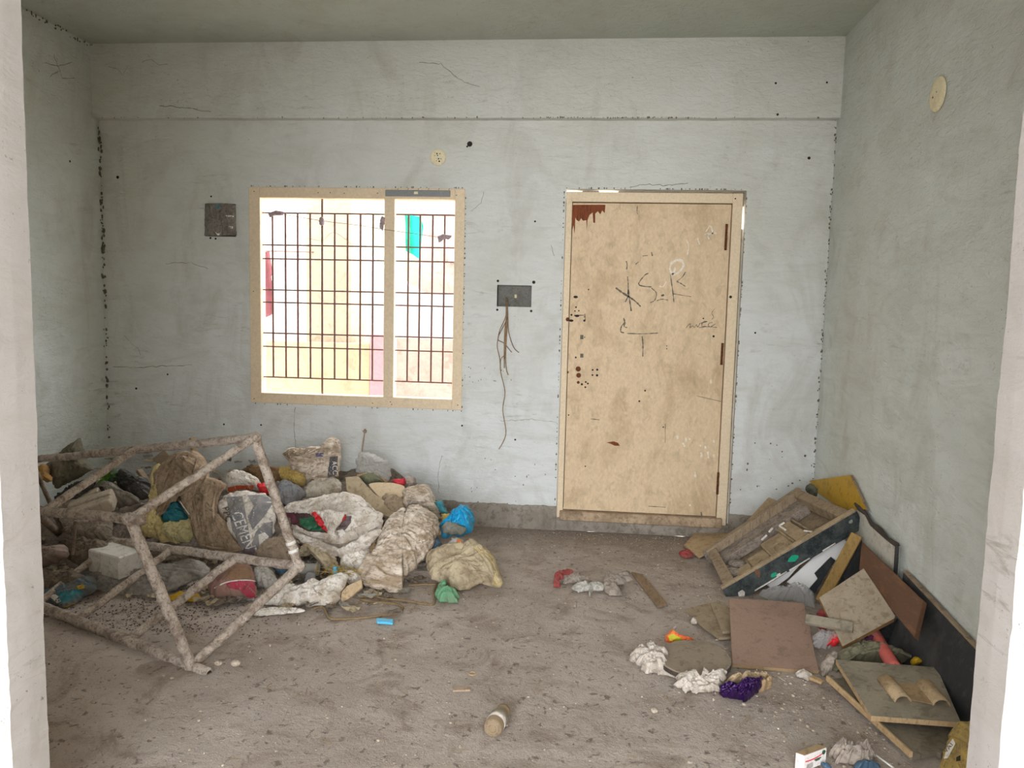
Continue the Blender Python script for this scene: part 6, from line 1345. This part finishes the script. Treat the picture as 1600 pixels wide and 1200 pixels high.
# ================================================================ FLOOR, middle
o = slab('brown_plank', pf(Z8((1305, 52), (1375, 68), (1532, 248), (1472, 266), (1380, 150)), .016), .014, M('brown_plank_wood', '#86705a', '#6b5743', .45, 8, .9, .5, 40, stretch=(4, 1, 1), rot=(0, 0, .9)), n=(0, 0, 1)); tag(o, 'short brown plank lying on the floor before the door', 'plank')
S('brown_rag', Z8((1135, 95), (1155, 60), (1230, 85), (1290, 60), (1310, 100), (1220, 140), (1190, 175), (1260, 222), (1180, 208), (1130, 180)), CLOTHG, 'flat brown rag beside the short brown plank', 'rag', at=onZ(Z8((1200, 190))[0], .004), lean=78, T=.02, Tb=.006, fold=.008, N=100, MR=20, smooth=False, center=Z8((1180, 130))[0])
S('red_rag', Z8((820, 95), (850, 68), (940, 50), (945, 65), (880, 85), (850, 110), (858, 155), (825, 155), (815, 120)), CLOTHR, 'red rag strip on the floor before the door', 'rag', at=onZ(Z8((840, 150))[0], .004), lean=76, T=.018, Tb=.006, fold=.008, N=80, MR=14, smooth=False, center=Z8((845, 100))[0])
S('tan_rag', Z8((860, 90), (930, 75), (1000, 70), (990, 100), (1060, 110), (1040, 130), (930, 125), (880, 140)), CLOTHG, 'thin dusty rag between the red strip and foil scrap', 'rag', at=onZ(Z8((950, 128))[0], .004), lean=80, T=.014, Tb=.005, fold=.007, N=80, MR=14, smooth=False)
S('foil_scrap', Z8((925, 160), (980, 125), (1000, 150), (1070, 135), (1130, 130), (1130, 172), (1060, 172), (1050, 240), (1042, 240), (1045, 170), (980, 190)), POLYL, 'silvery crumpled foil scrap on the floor before the door', 'scrap', at=onZ(Z8((1040, 185))[0], .004), lean=76, T=.016, Tb=.005, fold=.008, N=90, MR=14, smooth=False, center=Z8((1050, 155))[0])
# glass jar
ja, jb_ = onZ(Z8((437, 1035))[0], .034), onZ(Z8((512, 915))[0], .030)
t = thing('glass_jar', 'small dusty brown glass bottle lying on the floor', 'bottle', (ja + jb_) / 2 * [1, 1, 0])
AMB = film('dusty_amber_glass', '#9a8468', .82); AMB.node_tree.nodes['Principled BSDF'].inputs['Roughness'].default_value = .35
lathe('bottle_body', ja, jb_, [(0, .001), (0, .024), (.02, .031), (.05, .033), (.62, .033), (.70, .030), (.76, .024), (.84, .022), (.86, .026), (.93, .026), (.94, .022), (1, .022), (1, .018), (.8, .018)], AMB, t)
o = lathe('paper_band', ja, jb_, [(.24, .0332), (.24, .0342), (.58, .0342), (.58, .0332)], PAPER, t); o['label'] = 'pale torn paper label band'
o = lathe('bottle_base', ja, jb_, [(.004, .001), (.004, .010), (-.006, .012), (-.006, .014), (.004, .016), (.004, .019), (-.012, .022), (-.012, .026), (.01, .0305)], M('bottle_base_dust', '#84745f', '#5f5140', .5, 40, .7, .4, 90), t); o['label'] = 'ringed brown base of the bottle'
lathe('contents', ja, jb_, [(.04, .001), (.04, .028), (.6, .028), (.6, .001)], CARD, t)
o = slab('flat_tin', pf(Z8((182, 768), (300, 770), (302, 792), (190, 794)), .008), .008, M('tin_dust', '#a3907f', '#8f7d6c', .5, 20, .9, .3, 60), n=(0, 0, 1)); tag(o, 'small flat dusty strip half buried in the floor dust', 'strip')
V = []; c = onZ(Z8((313, 690))[0], .006)
o = tube('bottle_ring', [c + .014 * np.array([cos(a), sin(a), 0]) for a in np.linspace(0, 2 * pi, 21)], .003, CARDL, seg=6, cap=False); tag(o, 'small dusty ring lying on the floor near the bottle', 'ring')
# loose grit
def grit(name, label, n, rr, mat, seed, reg):
    rs = np.random.RandomState(seed); parts = []
    bm = bmesh.new(); bmesh.ops.create_icosphere(bm, subdivisions=1, radius=1); BV = np.array([v.co for v in bm.verts]); BF = [tuple(v.index for v in p.verts) for p in bm.faces]; bm.free()
    VV = []; FF = []
    for i in range(n):
        x, y = reg(rs); r = rr[0] + (rr[1] - rr[0]) * rs.rand() ** 3
        s_ = np.array([rs.uniform(.7, 1.3), rs.uniform(.7, 1.3), rs.uniform(.4, .8)]) * r
        VV.append(BV * s_ * rs.uniform(.8, 1.2, (len(BV), 1)) + [x, y, r * .25]); o_ = i * len(BV); FF += [tuple(j + o_ for j in f) for f in BF]
    o = link(name, np.vstack(VV), FF, mat, floor, smooth=False, kind='stuff'); o['label'] = label
whole = lambda rs: (rs.uniform(-3.2, 1.4), -rs.uniform(.02, 3.2))
grit('grit', 'fine pale grit on the floor', 2600, (.0015, .0065), M('pale_grit', '#b5a899', '#978a7b', .5, 30, .95, .2, 90), 11, whole)
grit('grit', 'fine dark grit on the floor', 2600, (.0015, .006), M('dark_grit', '#93867a', '#6f645a', .5, 30, .95, .2, 90), 12, whole)
grit('grit', 'white crumbs on the floor', 500, (.001, .004), PRINTW, 13, whole)
grit('grit', 'dense grit at the foot of the back wall', 1500, (.002, .007), M('dark_grit', ''), 14, lambda rs: (rs.uniform(-.7, 1.0), -abs(rs.normal(.12, .14)) - .02))
grit('grit', 'crumbs around the right hand boards', 900, (.002, .008), M('pale_grit', ''), 15, lambda rs: (rs.normal(.95, .22), -rs.uniform(.9, 2.8)))
grit('grit', 'gravel inside the tubular frame', 3200, (.0015, .006), M('soil_grit', '#6d6157', '#4d443c', .5, 30, .95, .2, 90), 16, lambda rs: (rs.normal(-1.95, .3), -rs.uniform(1.2, 1.9)))
for px, r in (((345, 1036), .012), ((368, 1036), .016), ((232, 980), .010), ((1082, 1128), .009)):
    pass
rs = np.random.RandomState(8)
def stone(px, r, label, seed):
    c = onZ(px, r * .35); rs = np.random.RandomState(seed); bm = bmesh.new(); bmesh.ops.create_icosphere(bm, subdivisions=2, radius=1); V = np.array([v.co for v in bm.verts]); F = [tuple(v.index for v in p.verts) for p in bm.faces]; bm.free()
    V = c + V * r * (1 + .3 * perlin(V * 1.7 + seed))[:, None] * [1.1, .9, .7]; tag(link('stone', V, F, M('pale_grit', ''), smooth=False), label, 'stone')
stone((341, 1036), .014, 'small round stone near the right end of the tubular frame', 1); stone((368, 1036), .019, 'larger round stone beside the small stone near the tubular frame', 2)
stone((1022, 1110), .012, 'small stone on the floor between the bottle and paper', 3)
def straws(name, label, n, L_, seed, reg, mat=STRAW):
    rs = np.random.RandomState(seed); parts = []
    for i in range(n):
        x, y, zz_ = reg(rs); a = rs.uniform(0, 2 * pi); l = rs.uniform(*L_); p0 = np.array([x, y, zz_ + .003]); d = np.array([cos(a), sin(a), rs.uniform(0, .25)]) * l
        parts.append(tube_vf([p0, p0 + d * .5 + [0, 0, rs.uniform(0, .01)], p0 + d], .0013, 4, cap=False))
    V, F = join_vf(parts); o = link(name, V, F, mat, floor, smooth=False, kind='stuff'); o['label'] = label
straws('straw_litter', 'loose straws on the floor before the heap', 110, (.02, .08), 5, lambda rs: (rs.uniform(-1.6, -.75), -rs.uniform(.95, 1.5), 0), M('twine_fibre', ''))
straws('straw_litter', 'scattered fibres on the open floor', 120, (.01, .05), 6, lambda rs: (rs.uniform(-1.5, 1.2), -rs.uniform(.6, 3.0), 0), M('twine_fibre', ''))
sx, sy = hp((540, 905), (540, 915))[:2]
straws('straw_litter', 'dry straws by the beaker at the front of the heap', 90, (.03, .10), 7, lambda rs: (rs.normal(sx, .07), rs.normal(sy - .03, .05), .05 + rs.uniform(0, .05)))
